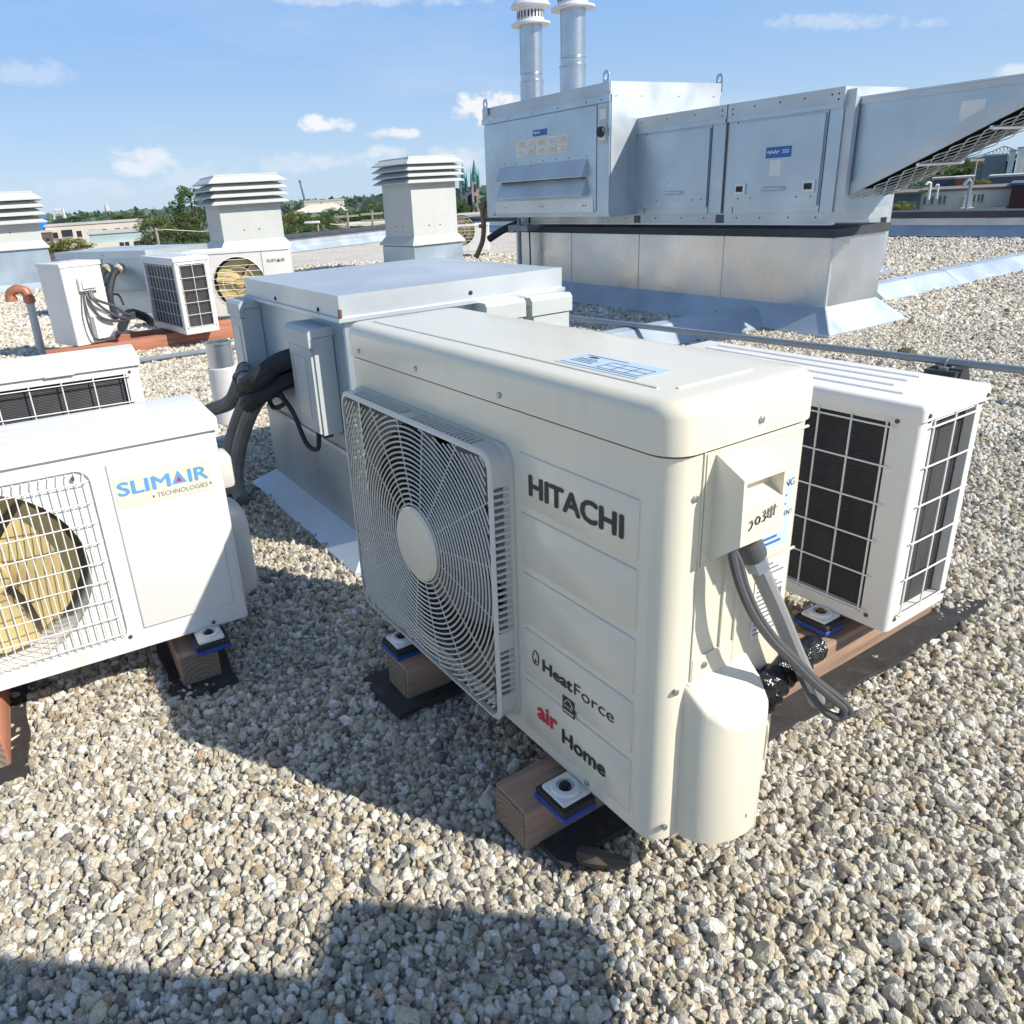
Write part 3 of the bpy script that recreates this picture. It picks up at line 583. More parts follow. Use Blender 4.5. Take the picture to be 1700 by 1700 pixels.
    for q in (30, 60, 90): lay.append([sd(.12+(a-.12)*(1-.07*(1-math.cos(R(q)))), n_*(1-.14*(1-math.cos(R(q)))), .004+tops(n_)-.016+.014*math.sin(R(q))) for a, n_ in plan])
    lay.append([sd(.12+(a-.12)*.93, n_*.45, tops(n_*.45)+.003) for a, n_ in plan]); lay.append([sd(.12+(a-.12)*.93, 0, .297) for a, n_ in plan])
    vc.add([q for r_ in lay for q in r_], [(i*k+j, i*k+j+1, (i+1)*k+j+1, (i+1)*k+j) for i in range(len(lay)-1) for j in range(k-1)]+[tuple(range(k))])
    v_ = vc.build('valve_cover', 'cream', t, ang=45)
    MB().fbox(sd, .06, .16, 0, .0035, .285, .335).build('cover_tab', 'cream', v_); screws(v_, frame((.0035, 0, 0), (0, 1, 0), (1, 0, 0)), [(.085, .318)])
    wl = MB().add([sd(.183, .0555, .12), sd(.1915, .032, .12), sd(.1915, .032, .19), sd(.183, .0555, .19)], [(0, 1, 2, 3)]).build('hazard_label', 'label_white', v_, False)
    for q in wl.data.vertices: q.co += Vector((.0015, .0015, 0))
    MB().tube([sd(.189, .0455, .18), sd(.1915, .039, .168), sd(.189, .0455, .155), sd(.1865, .052, .168)], .0013, 4, close=True).build('hazard_diamond', 'red_ink', wl)
    MB().tube([sd(.134, .069, .05), sd(.134, .069, .042), sd(.146, .0695, .042)], .0014, 4).build('embossed_mark', 'cream', v_)
    for (x, y, ru) in ((-.185, -.03, False), (-.80, -.03, False), (-.185, d+.03, False), (-.80, d+.03, False)): foot(t, x, y, 0, -.001, rusty=ru)
    bp = MB().box(-w+.02, -.02, .012, d-.012, -.012, .0).build('base_pan', 'cream', t)
    # back coil
    return t
def fitw(o, fr, a0, a1):                                # stretch lettering to the measured width
    ex = (fr(1, 0, 0)-fr(0, 0, 0)); o0 = fr(0, 0, 0); s_ = [(q.co-o0).dot(ex) for q in o.data.vertices]; lo_, hi_ = min(s_), max(s_)
    t0, t1 = min(a0, a1), max(a0, a1)
    for q, v in zip(o.data.vertices, s_): q.co += ex*((t0+(v-lo_)/(hi_-lo_)*(t1-t0))-v)
HP = heat_pump()
def hpw(s, y, z): # point of the heat pump's frame in the world
    c, sn = math.cos(2.1126-math.pi), math.sin(2.1126-math.pi); x = -s; return Vector((.2855+x*c-y*sn, .917+x*sn+y*c, .135+z))

# ------------------------------------------------------------------ white units
def coil_face(t, fr, a0, a1, z0, z1, nv, nh, mat='coil', bow=False):
    c_ = MB().fbox(fr, a0+.002, a1-.002, -.028, -.02, z0+.002, z1-.002).build('coil', mat, t)
    wr = MB()
    for i in range(nv+1): a = a0+.006+(a1-a0-.012)*i/nv; wr.tube([fr(a, .002, z0-.004), fr(a, .002, z1+.004)], .0022, 5)
    for j in range(nh+1): z = z0+.008+(z1-z0-.016)*j/nh; wr.tube([fr(a0-.012, .006, z), fr((a0+a1)/2, .0065, z), fr(a1+.012, .006, z)], .0022, 5)
    return wr.build('wire_guard', 'white_wire', t)
def fan_face(t, fr, a0, a1, z0, z1, cen, rad, kind, yellow=True):
    """round fan opening behind a wire guard; the opening is carved into the body"""
    ca, cz = cen
    ex = fr(1, 0, 0)-fr(0, 0, 0); en = fr(0, 1, 0)-fr(0, 0, 0)
    def lath(prof, k=40):
        mb = MB(); vs = [fr(ca+r_*math.cos(2*math.pi*j/k), n_, cz+r_*math.sin(2*math.pi*j/k)) for r_, n_ in prof for j in range(k)]
        m_ = len(prof); mb.add(vs, [(i*k+j, i*k+(j+1) % k, (i+1)*k+(j+1) % k, (i+1)*k+j) for i in range(m_-1) for j in range(k)]); return mb
    lath([(rad+.022, -.006), (rad+.008, -.012), (rad-.001, -.03), (rad-.001, -.128)]).build('fan_shroud', 'white' if kind == 'big' else 'cavity', t)
    bk = lath([(rad-.002, -.125), (.001, -.125)]); bk.build('coil_behind_fan', 'fan_back' if kind == 'big' else 'coil', t)
    hb = lath([(.0, -.05), (.045, -.05), (.05, -.056), (.05, -.11)]).build('fan_hub', 'fan_yellow', t)
    for q in range(3):
        bl = MB(); vs = []
        for i in range(6):
            rr = .045+(rad-.065)*i/5
            for j in range(6):
                a = 2*math.pi*q/3+.9+(-1.02+2.04*j/5)*(.9+.12*i/5)+.25*i/5; vs.append(fr(ca+rr*math.cos(a), -.055-.045*j/5, cz+rr*math.sin(a)))
        bl.add(vs, [(i*6+j, i*6+j+1, (i+1)*6+j+1, (i+1)*6+j) for i in range(5) for j in range(5)]); bl.build('fan_blade', 'fan_yellow', t)
    wr = MB()
    if kind == 'big':
        a = a0+.012
        while a < a1-.008: wr.tube([fr(a, -.004, z0+.004), fr(a, .003, z0+.014), fr(a, .003, z1-.014), fr(a, -.004, z1-.004)], .0014, 4); a += .0172
        z = z0+.02
        while z < z1-.01: wr.tube([fr(a0+.004, -.004, z), fr(a0+.012, .0055, z), fr(a1-.012, .0055, z), fr(a1-.004, -.004, z)], .0016, 4); z += .049
        wr.build('wire_guard', 'white_wire', t, stuff=True)
    else:
        for j in range(9): 
            z = cz-rad*.9+rad*1.8*j/8; hw_ = math.sqrt(max(.0, rad*rad-(z-cz)**2))+.012; wr.tube([fr(ca-hw_, .004, z), fr(ca+hw_, .004, z)], .0028, 4)
        for q in (1., .62, .3): wr.tube([fr(ca+rad*q*math.cos(2*math.pi*j/36), .002, cz+rad*q*math.sin(2*math.pi*j/36)) for j in range(36)], .0022, 4, close=True)
        wr.build('wire_guard', 'white_wire', t, stuff=True)
def white_unit(label, loc, rz, w, d, h, spec, group='white condensing units', lidh=.035, ridges=True, label_text=None, tilt=(0, 0)):
    t = thing('condensing_unit', label, 'condenser', loc, rz, group, tilt)
    A = frame((0, 0, 0), (-1, 0, 0), (0, -1, 0)); B_ = frame((0, 0, 0), (0, 1, 0), (1, 0, 0)); C_ = frame((0, d, 0), (-1, 0, 0), (0, 1, 0)); D_ = frame((-w, 0, 0), (0, 1, 0), (-1, 0, 0))
    FRS = dict(A=A, B=B_, C=C_, D=D_)
    body = MB().rbox(-w, 0, 0, d, 0, h-lidh, .014, 3, True).build('body', 'white', t)
    cuts = []
    for f_, s_ in spec.items():
        fr = FRS[f_]
        if s_[0] == 'coil': _, a0, a1, z0, z1, nv, nh, mt_ = s_; cuts.append(MB().fbox(fr, a0, a1, -.03, .02, z0, z1))
        if s_[0] == 'fan':
            _, a0, a1, z0, z1, cen, rad, kind = s_; cm = MB(); k = 40
            vs = [fr(cen[0]+rad*math.cos(2*math.pi*j/k), n_, cen[1]+rad*math.sin(2*math.pi*j/k)) for n_ in (-.13, .03) for j in range(k)]
            cm.add(vs, [(j, (j+1) % k, k+(j+1) % k, k+j) for j in range(k)]+[tuple(range(k))[::-1], tuple(range(k, 2*k))]); cuts.append(cm)
            if kind == 'big':
                rr = MB(); q = .03; pl = []
                for cx_, cz_, a_ in ((a1-q, z1-q, 0), (a0+q, z1-q, 90), (a0+q, z0+q, 180), (a1-q, z0+q, 270)):
                    for e in range(5): an = R(a_+90*e/4); pl.append((cx_+q*math.cos(an), cz_+q*math.sin(an)))
                cuts.append(rr.prism(pl, -.006, .02, lambda a, z, n_: fr(a, n_, z)))
    cut(body, cuts)
    for f_, s_ in spec.items():
        fr = FRS[f_]
        if s_[0] == 'coil':
            coil_face(t, fr, *s_[1:]); _, a0, a1, z0, z1 = s_[:5]
            screws(t, fr, [(a0-.014, z1+.006), (a0-.014, z0-.004), (a1+.013, z1+.006), (a1+.013, z0-.004)], 'rust', .005)
        if s_[0] == 'fan': fan_face(t, fr, *s_[1:])
    lid = MB().rbox(-w-.008, .008, -.008, d+.008, h-lidh, h, .012, 3, zr='top').build('lid', 'white', t)
    if ridges:
        for y in (.05, .105, .16, .21):
            if y < d-.03: MB().rbox(-w+.07, -.07-(.05 if y > .1 else 0), y, y+.022, h-.002, h+.0035, .0025, 1).build('lid_ridge', 'white', lid)
    MB().box(-w+.03, -.03, .02, d-.02, -.01, 0).build('base_pan', 'white', t)
    return t, FRS
WZ = .1432
W, Wf = white_unit('white condensing unit with black coil and wire grid, behind the cream heat pump', (.9635, 1.4645, WZ), 2.1177-math.pi, .763, .263, .54,
    dict(A=('coil', .062, .70, .03, .49, 8, 5, 'coil'), B=('coil', .045, .228, .03, .495, 2, 5, 'coil'), C=('fan', .28, .70, .04, .47, (.5, .25), .19, 'big')), group='white condensing units')
screws(W, frame((.008, 0, 0), (0, 1, 0), (1, 0, 0)), [(.012, .517), (.25, .517)], 'rust', .005)
for (x, y) in ((-.14, -.03), (-.62, -.03), (-.14, .293), (-.62, .293)): foot(W, x, y, 0, -.001, rusty=True)
SZ = .1412; Sx, Sy, Sa = -.5593, 1.7251, 3.6338
S, Sf = white_unit('white condensing unit with yellowed fan and blue-lettered sticker at the left edge', (Sx, Sy, SZ), Sa-math.pi, .80, .262, .546,
    dict(A=('fan', .288, .765, .035, .475, (.545, .253), .216, 'big'), C=('coil', .06, .72, .03, .49, 8, 5, 'coil')), group='white condensing units')
A = Sf['A']
MB().rbox(-.252, -.03, -.0045, .004, .052, .478, .022, 4).build('service_panel', 'white', S)
st = MB().fbox(A, .2435, .030, .0048, .0056, .368, .442).build('name_sticker', 'label_cream', S)
o_ = text('lettering', 'SLIM', A, .24, .398, .0057, .045, 'blue_ink', st, bold=.0012, dirn=-1); fitw(o_, A, .239, .1225)
o_ = text('lettering', 'IR', A, .085, .398, .0057, .045, 'blue_ink', st, bold=.0012, dirn=-1); fitw(o_, A, .082, .036)
tri = MB().add([A(.121, .0058, .399), A(.0865, .0058, .399), A(.1035, .0058, .432)], [(0, 1, 2)]).build('triangle_logo', 'blue_ink', st, False)
MB().add([A(.1105, .0062, .404), A(.097, .0062, .404), A(.1035, .0062, .417)], [(0, 1, 2)]).build('triangle_core', 'red_ink', tri, False)
o_ = text('lettering', 'TECHNOLOGIES', A, .16, .377, .0057, .0155, 'grey_ink', st, dirn=-1); fitw(o_, A, .158, .041)
MB().add([A(.168, .0058, .377), A(.168, .0058, .385), A(.1615, .0058, .381)], [(0, 1, 2)]).build('arrow_mark', 'red_ink', st, False)
MB().add([A(.032, .0058, .379), A(.032, .0058, .388), A(.0385, .0058, .3835)], [(0, 1, 2)]).build('arrow_mark', 'grey_ink', st, False)
screws(S, A, [(.32, .46), (.285, .04), (.09, .012)], 'rust', .005)
B_ = Sf['B']
plan = [(.06, 0), (.062, .03), (.075, .05), (.11, .06), (.19, .06), (.215, .045), (.225, 0)]; vc = MB(); k = len(plan); lay = []
for zz, q in ((.03, .9), (.05, 1), (.215, 1), (.245, .93), (.262, .7), (.268, .2)): lay.append([B_(.14+(a-.14)*(q if q > .85 else .85+.1*q), n_*q, zz) for a, n_ in plan])
vc.add([q for r_ in lay for q in r_], [(i*k+j, i*k+j+1, (i+1)*k+j+1, (i+1)*k+j) for i in range(5) for j in range(k-1)]+[tuple(range(k))]); vc.build('valve_cover', 'grey_plastic', S, ang=50)
MB().rbox(0, .04, .07, .15, .33, .42, .012, 2).build('terminal_cover', 'grey_plastic', S)
for (x, y) in ((-.11, -.028), (-.66, -.028), (-.11, .29), (-.66, .29)): foot(S, x, y, 0, -.001)
s2c = atz(226, 592, .68); s2l = atz(0, 622, .68); s2a = math.atan2(s2c.y-s2l.y, s2c.x-s2l.x)
S2, S2f = white_unit('white condensing unit showing its wire-guarded coil, behind the yellowed-fan unit', (s2c.x, s2c.y, .1412), s2a, .80, .262, .546,
    dict(A=('coil', .045, .74, .03, .485, 7, 5, 'coil_grey'), C=('fan', .28, .74, .04, .47, (.52, .25), .19, 'big')), group='white condensing units')
MB().rbox(-.29, -.2, -.0105, -.0075, .508, .518, .001, 1).build('handle_grip', 'white', S2)

def arot(a): return a-math.pi
# the far pair of units and the one behind it
BA = 2.11
u3 = atz(130, 575, .13); U3h = .62
U3, U3f = white_unit('white condensing unit seen from its cabled end, beside the copper vent pipe', (u3.x, u3.y, .13), arot(2.46), .40, .34, .66, dict(C=('coil', .05, .34, .04, .55, 5, 5, 'coil')), group='white condensing units', ridges=True)
u4 = atz(310, 556, .13)
U4, U4f = white_unit('white condensing unit with grey coil grids on two sides on the red timber', (u4.x, u4.y, .13), arot(2.22), .86, .30, .635,
    dict(A=('coil', .04, .80, .05, .57, 9, 5, 'coil_grey'), B=('coil', .035, .262, .05, .575, 2, 5, 'coil'), C=('fan', .3, .8, .05, .55, (.55, .3), .2, 'big')), group='white condensing units')
tr_, tl_ = atz(477, 408, .75), atz(341, 414, .75)
U5, U5f = white_unit('white condensing unit with round orange-brown fan facing the camera, behind the coil-grid unit', (tr_.x, tr_.y, .13), .10, 1.0, .33, .625,
    dict(A=('fan', .27, .86, .04, .58, (.505, .30), .25, 'round')), group='white condensing units')
A5 = U5f['A']
o_ = text('lettering', 'SLIM▲IR', A5, .2, .48, .003, .045, 'grey_ink', U5, dirn=-1); fitw(o_, A5, .215, .04)
MB().fbox(A5, .262, .258, -.001, .002, .02, .58).build('panel_seam', 'grey_ink', U5)
B3 = U3f['B']
# cable box and cables on the far left unit
MB().fbox(B3, .11, .26, 0, .035, .43, .53).build('terminal_cover', 'white', U3); MB().fbox(B3, .13, .24, .035, .05, .45, .51).build('cover_step', 'white', U3)
MB().fbox(B3, .15, .30, 0, .07, .04, .22).build('valve_cover', 'white', U3)
cb = MB()
for q, (a, off) in enumerate(((.15, .0), (.18, .03), (.2, .055))):
    cb.tube(smoothpath([B3(a, .03, .43), B3(a, .06, .36), B3(a+.04+.05*q, .09, .22+.03*q), B3(.33+.05*q, .10, .16+.02*q), B3(.52, .05, .16+.02*q)]), .012, 6)
cb.tube(smoothpath([B3(.13, .03, .43), B3(.1, .05, .25), B3(.12, .05, .06), B3(.2, .05, .03)]), .008, 6)
cbo = cb.build('cable', 'cable_grey', U3)
K0 = aty(812, 436, 14.7); Kz = aty(800, 371, 14.7).z
KU, Kf = white_unit('white condensing unit half hidden behind the right-hand roof ventilator', (K0.x+.02, K0.y, .1), arot(BA)+.95, .95, .34, Kz-.1, dict(A=('fan', .24, .9, .04, .62, (.52, .36), .26, 'round')), group='white condensing units')

# ------------------------------------------------------------------ timbers under the units
v2 = Vector((VX.x, VX.y))
e1 = (atz(825, 1360).xy+atz(875, 1430).xy)/2; e2 = (atz(625, 1130).xy+atz(680, 1190).xy)/2+v2*.02
timber(e1, e1+v2*1.37, .098, .089, 'timber_brown', 'brown timber beam under the logo end of the cream heat pump', 'timbers under the units', ' at the logo end of the heat pump', matw=.235, mext=(-.03, .16))
timber(e2, e2+v2*1.37, .098, .089, 'timber_brown', 'dark brown timber beam under the fan end of the cream heat pump', 'timbers under the units', ' below the fan grille', matw=.19)
sdir = Vector((math.cos(Sa), math.sin(Sa))); sv = Vector((sdir.y, -sdir.x))
q1 = (atz(307, 1155).xy+atz(370, 1120).xy)/2
timber(q1, q1+sv*.95, .098, .089, 'timber_brown', 'weathered split timber under the stickered end of the left unit', 'timbers under the units', ' of the left unit', matw=.155)
q2 = q1+sdir*.497+Vector((.03, -.03))
timber(q2-sv*.04, q2+sv*.95, .098, .089, 'timber_red', 'reddish timber beam cut by the left edge of the picture', 'timbers under the units', ' at the left picture edge', matw=.17)
b0, b1 = atz(196, 590).xy, atz(400, 560).xy
timber(b0-(b1-b0)*.5, b1, .1, .11, 'timber_red', 'long red timber sleeper under the far white units', 'timbers under the far units', mats=False, name='timber_beam')
timber(b0-(b1-b0)*.5+Vector((.18, .55)), b1+Vector((.5, .75)), .1, .11, 'timber_red', 'red timber sleeper at the rear of the far white units', 'timbers under the far units', mats=False)
def padat(o, x, y, label):
    bpy.context.view_layer.update(); q = o.matrix_world @ Vector((x, y, -.034)); pad(q.x, q.y, q.z, o.rotation_euler.z, label)
padat(HP, -.185, -.03, 'blue rubber pad under the front foot near the red and black lettering'); padat(HP, -.80, -.03, 'blue rubber pad under the front foot below the fan grille')
padat(HP, -.185, .335, 'blue rubber pad under the rear foot by the black taped pipes'); padat(W, -.14, -.03, 'blue rubber pad under the rusty foot of the unit behind'); padat(S, -.11, -.028, 'blue rubber pad on the split timber under the left unit')
padat(S, -.66, -.028, 'blue rubber pad at the far end of the left unit')

# ------------------------------------------------------------------ pipes and cables by the heat pump
def cable(name, pts, r, mat, label, cat, k=8, group=None):
    return tag(MB().tube(smoothpath(pts, 8), r, k).build(name, mat), label, cat, group)
def dep(P_): return (P_-Vector((0, 0, CAM_H))).dot(FW)
def pxd(px, py, w): return Vector((0, 0, CAM_H))+ray(px, py)*w      # a pixel at a distance w
SN = Vector((math.cos(2.1126-math.pi), math.sin(2.1126-math.pi), 0)); SO = Vector((.2855, .917, 0))
def beside(px, py, n_):                                  # a pixel on the plane n_ metres off the unit's end face
    d = ray(px, py); return Vector((0, 0, CAM_H))+d*(((SO+SN*n_-Vector((0, 0, CAM_H))).dot(SN))/d.dot(SN))
def along(pts, n0, n1):
    ln = [0.]
    for a, b_ in zip(pts, pts[1:]): ln.append(ln[-1]+math.hypot(b_[0]-a[0], b_[1]-a[1]))
    return [beside(*q, n0+(n1-n0)*l_/ln[-1]) for q, l_ in zip(pts, ln)]
cond = thing('flexible_conduit', 'thick grey flexible conduit hanging from the electrical cover', 'conduit', (0, 0, 0))
pts = smoothpath(along([(1236, 893), (1254, 930), (1290, 1010), (1320, 1082), (1342, 1130), (1356, 1164)], .03, .05), 6)
MB().tube(pts, .0135, 10).build('hose', 'conduit', cond)
MB().tube(pts[0:6], .0205, 12).build('connector', 'cable_grey', cond); MB().tube(pts[5:8], .0175, 6).build('locknut', 'pipe_grey', cond)
def loop(o): return along([(1214, 908), (1221+o, 935), (1232+o, 975), (1252+o, 1020), (1282+o, 1062), (1312+o, 1092), (1352+o, 1132), (1386+o, 1160-o*.3), (1403+o, 1176)], .035, .10)+along([(1402+o, 1187), (1388, 1191-o*.3), (1366, 1178), (1344, 1150), (1330, 1120), (1314, 1092)], .10, .03)
cable('power_cable', loop(-3), .0062, 'cable_grey', 'inner dark grey cable looping down beside the thick conduit', 'cable')
cable('control_cable', loop(6), .0062, 'cable_grey', 'outer dark grey cable of the loop hanging over the gravel', 'cable')
tp_ = thing('taped_pipe_bundle', 'refrigerant pipes wrapped in shiny black tape behind the valve cover', 'pipes', (0, 0, 0))
q_ = smoothpath(along([(1248, 1150), (1275, 1128), (1300, 1104), (1330, 1086), (1352, 1076)], .02, -.02), 6); MB().tube(q_, [.024+.003*math.sin(i*2.1) for i in range(len(q_))], 10).build('tape_wrap', 'tape', tp_)
q_ = smoothpath(along([(1258, 1190), (1268, 1165), (1284, 1135), (1305, 1112), (1328, 1096)], .02, .0), 6); MB().tube(q_, [.012+.0125*min(1, i/8)+.003*math.sin(i*1.7) for i in range(len(q_))], 10).build('tape_wrap', 'tape', tp_)
tag(MB().tube(smoothpath([atz(960, 1418, .02), atz(990, 1424, .026), atz(1040, 1432, .022)], 5), [.012, .016, .018, .016, .018, .017, .016, .014, .013, .012, .01], 7).build('driftwood_scrap', 'bark'), 'small dark scrap of rubber lying in front of the brown timber', 'scrap')

# ------------------------------------------------------------------ galvanised pipe curb box with four disconnect boxes
def disconnect(t, fr, a0, a1, z0, z1, dp, name='disconnect_box', notch=False):
    b_ = MB(); b_.fbox(fr, a0, a1, .002, dp*.8, z0, z1-.03)
    fn = lambda n_, z, a: fr(a, n_, z)
    b_.prism([(.0, z1-.028), (0, z1), (dp*.85, z1), (dp, z1-.012), (dp, z1-.06), (dp*.82, z1-.06), (dp*.82, z1-.028)], a0-.004, a1+.004, fn)
    b_.fbox(fr, a0+.006, a1-.006, dp*.8, dp*.93, z0+.006, z1-.064)
    o = b_.build(name, 'grey_box', t)
    MB().fbox(fr, a0+(a1-a0)*.3, a1-(a1-a0)*.25, dp*.93, dp*.96, z0+.05, z1-.1).build('cover_recess', 'grey_plastic', o)
    MB().fbox(fr, a0+(a1-a0)*.25, a0+(a1-a0)*.45, dp*.2, dp*.6, z0-.025, z0).build('cable_gland', 'cable_grey', o)
    return o
def curb_box(label, loc, rz, w, d, h, fl, hf, group='galvanised pipe curb boxes'):
    t = thing('pipe_curb', label, 'curb box', loc, rz, group)
    b_ = MB().box(-w+.012, -.012, .012, d-.012, 0, h-.03); b_.build('body', 'galv', t, False)
    lid = MB(); lz = .078
    vs = [(-w-.004, -.004), (.004, -.004), (.004, d+.004), (-w-.004, d+.004)]
    lid.add([(x, y, h-lz) for x, y in vs]+[(x, y, h-.004) for x, y in vs]+[(-w*.5, d*.5, h+.016)], [(0,1,5,4),(1,2,6,5),(2,3,7,6),(3,0,4,7),(4,5,8),(5,6,8),(6,7,8),(7,4,8)])
    for (xa, ya, xb, yb) in ((-w-.01, -.012, .01, -.004), (.004, -.012, .012, d+.012), (-w-.012, -.012, -w-.004, d+.012), (-w-.01, d+.004, .01, d+.012)): lid.box(xa, xb, ya, yb, h-lz-.004, h-lz+.008)
    lo_ = lid.build('lid', 'galv_bright', t, False)
    MB().box(-.003, .0055, -.0058, .003, h-lz+.008, h-lz+.034).build('rust_corner', 'rust', lo_)
    screws(lo_, frame((0, -.0045, 0), (-1, 0, 0), (0, -1, 0)), [(w*.18, h-lz*.75), (w*.62, h-lz*.72)], 'dark', .007); screws(lo_, frame((.0045, 0, 0), (0, 1, 0), (1, 0, 0)), [(d*.55, h-lz*.6)], 'dark', .007)
    # sheets of the body and its seam
    for nm, fr, ln in (('side_sheet', frame((0, .012, 0), (-1, 0, 0), (0, -1, 0)), w), ('side_sheet', frame((-.012, 0, 0), (0, 1, 0), (1, 0, 0)), d)):
        MB().fbox(fr, .012, ln-.014, .0, .003, h*.415, h-.08).build(nm, 'galv', t, False); MB().fbox(fr, .012, ln-.014, .0, .007, hf, h*.405).build(nm, 'galv', t, False)
        MB().fbox(fr, .012, ln-.014, .0, .011, h*.40, h*.417).build('seam', 'galv_bright', t, False)
    sk = MB(); c0 = [(-w+.01, .01), (-.01, .01), (-.01, d-.01), (-w+.01, d-.01)]; c1 = [(-w-fl, -fl), (fl, -fl), (fl, d+fl), (-w-fl, d+fl)]
    sk.add([(x, y, hf+.004) for x, y in c0]+[(x, y, .012) for x, y in c1]+[(x, y, -.01) for x, y in c1], [(i, (i+1) % 4, 4+(i+1) % 4, 4+i) for i in range(4)]+[(4+i, 4+(i+1) % 4, 8+(i+1) % 4, 8+i) for i in range(4)])
    sk.build('base_flashing', 'flashing', t, False)
    return t
Ew, Ed, Eh = .91, .839, .88
E_ = curb_box('galvanised sheet-metal curb box with shallow lid, right behind the cream heat pump', (-.3104, 2.2864, 0), 2.1041-math.pi, Ew, Ed, Eh, .084, .076)
EA = frame((0, .009, 0), (-1, 0, 0), (0, -1, 0)); EB = frame((-.009, 0, 0), (0, 1, 0), (1, 0, 0))
disconnect(E_, EA, .10, .30, .43, .775, .085); disconnect(E_, EA, .80, .96, .44, .80, .085)
disconnect(E_, EB, .485, .635, .42, .80, .075); disconnect(E_, EB, .665, .83, .40, .797, .08)
MB().fbox(EB, .84, .9, -.02, .05, .35, .66).build('side_bracket', 'grey_box', E_)
for pts in ([(.232,.748),(.24,.752),(.243,.747),(.238,.744),(.243,.740),(.24,.735),(.233,.737)], [(.252,.745),(.257,.748),(.26,.742),(.256,.737),(.252,.741),(.252,.745)], [(.268,.752),(.275,.754),(.277,.748),(.272,.746),(.278,.742),(.275,.736),(.268,.738)], [(.255,.73),(.255,.715)], [(.25,.72),(.255,.714),(.26,.721)]):
    MB().tube([EB(a, .0045, z+.018) for a, z in pts], .0015, 4).build('handwritten_mark', 'ink', E_)
def ebw(a, n_, z): # point off the curb box's near-left face
    c, sn = math.cos(2.1041-math.pi), math.sin(2.1041-math.pi); x, y = -a, .009-n_; return Vector((-.3104+x*c-y*sn, 2.2864+x*sn+y*c, z))
ins = thing('insulated_pipe_bundle', 'thick weathered black insulated pipes leaving the curb box towards the gravel', 'pipes', (0, 0, 0))
MB().fbox(lambda a, n_, z: ebw(a, n_, z), .28, .44, -.005, .03, .56, .70).build('pipe_boot', 'black_foam', ins)
for q, (da, dz, mt_) in enumerate(((0, 0, 'black_foam'), (.055, -.03, 'black_foam'), (.03, -.075, 'black_foam'))):
    pa = [ebw(.33+da, .0, .655+dz), ebw(.35+da, .10, .64+dz), ebw(.42+da, .20, .57+dz)]
    mid_ = [[atz(405, 615, .52), atz(384, 665, .38)], [atz(420, 640, .47), atz(398, 690, .33)], [atz(432, 655, .45), atz(414, 690, .36)]][q]
    end_ = [[atz(352, 680, .30), atz(330, 690, .26)], [atz(382, 745, .2), atz(378, 800, .08), atz(385, 825, .03)], [atz(398, 740, .22), atz(392, 795, .09), atz(402, 832, .03)]][q]
    P_ = smoothpath(pa+mid_+end_, 6)
    cutp = 13
    MB().tube(P_[:cutp], .034, 10).build('foam_sleeve', mt_, ins); MB().tube(P_[cutp-1:], .031, 10).build('old_sleeve', 'weathered_foam', ins)
    for w_ in (14, 17, 20): 
        if w_+1 < len(P_): MB().tube([P_[w_]-(P_[w_+1]-P_[w_]).normalized()*.006, P_[w_]+(P_[w_+1]-P_[w_]).normalized()*.006], .0345, 10).build('tie_wrap', 'pad_black', ins)
cable('control_cable', [ebw(.2, .05, .425), ebw(.2, .06, .36), ebw(.25, .08, .37), ebw(.32, .09, .47), ebw(.38, .11, .52), ebw(.43, .13, .50), ebw(.42, .12, .47), ebw(.36, .1, .50), ebw(.4, .12, .56)], .0085, 'black_foam', 'black cable curling out of the disconnect box on the curb', 'cable')
# second curb box far left with cables
d0 = atz(90, 419, .75); d1 = atz(240, 415, .75); dn = atz(243, 552, 0)
DBa = math.pi+.52
nrm_ = (d1-d0).normalized()
dw = (d1-d0).length
D2 = curb_box('galvanised curb box with foamed cable entries behind the far left unit', (d0.x, d0.y, 0), arot(BA)+0.0, .9, dw*1.0, .75, .09, .08)
D2.rotation_euler.z = math.atan2(nrm_.y, nrm_.x)-math.pi/2
DB = frame((-.009, 0, 0), (0, 1, 0), (1, 0, 0))
disconnect(D2, DB, .10*dw, .24*dw, .3, .64, .09); disconnect(D2, DB, .34*dw, .5*dw, .36, .65, .09)
for q, a in enumerate((.57, .70)):
    fo = MB(); bm = bmesh.new(); bmesh.ops.create_icosphere(bm, subdivisions=3, radius=.075)
    for w_ in bm.verts: w_.co *= 1+.22*math.sin(w_.co.x*80+q)*math.cos(w_.co.z*70+q*2)*math.sin(w_.co.y*60)
    fo.bm(bm); fo.v = [tuple(DB(a*dw, .02, .56)+Vector((y_*.6, x_, z_*.7))) for x_, y_, z_ in fo.v]; fo.build('foam_plug', 'cream_foam', D2)
def dbw(a, n_, z):
    c, sn = math.cos(D2.rotation_euler.z), math.sin(D2.rotation_euler.z); x, y = -.009+n_, a*dw; return Vector((d0.x+x*c-y*sn, d0.y+x*sn+y*c, z))
for q, a in enumerate((.57, .70)):
    cable('insulated_cable', [dbw(a, .03, .55), dbw(a+.03, .15, .5), dbw(a+.08, .3, .34), dbw(a+.17, .42, .16+.05*q), dbw(a+.2+.1*q, .55, .12)], .04, 'black_foam', 'black insulated line from the %s foam plug of the far curb box' % ('left' if q == 0 else 'right'), 'pipes')
cable('thin_cable', [dbw(.55, .05, .4), dbw(.5, .12, .3), dbw(.6, .15, .28), dbw(.78, .2, .3), dbw(.86, .25, .2)], .012, 'black_foam', 'thin black cable looping across the far curb box', 'cable')
bu = [atz(230, 525, .2), atz(180, 527, .25), atz(248, 527, .2)]
cable('cable_bundle', [u3+Vector((.35, .1, .12)), atz(215, 520, .24), atz(240, 526, .2), atz(252, 536, .1)], .04, 'black_foam', 'thick black cable bundle between the two far white units', 'cable')

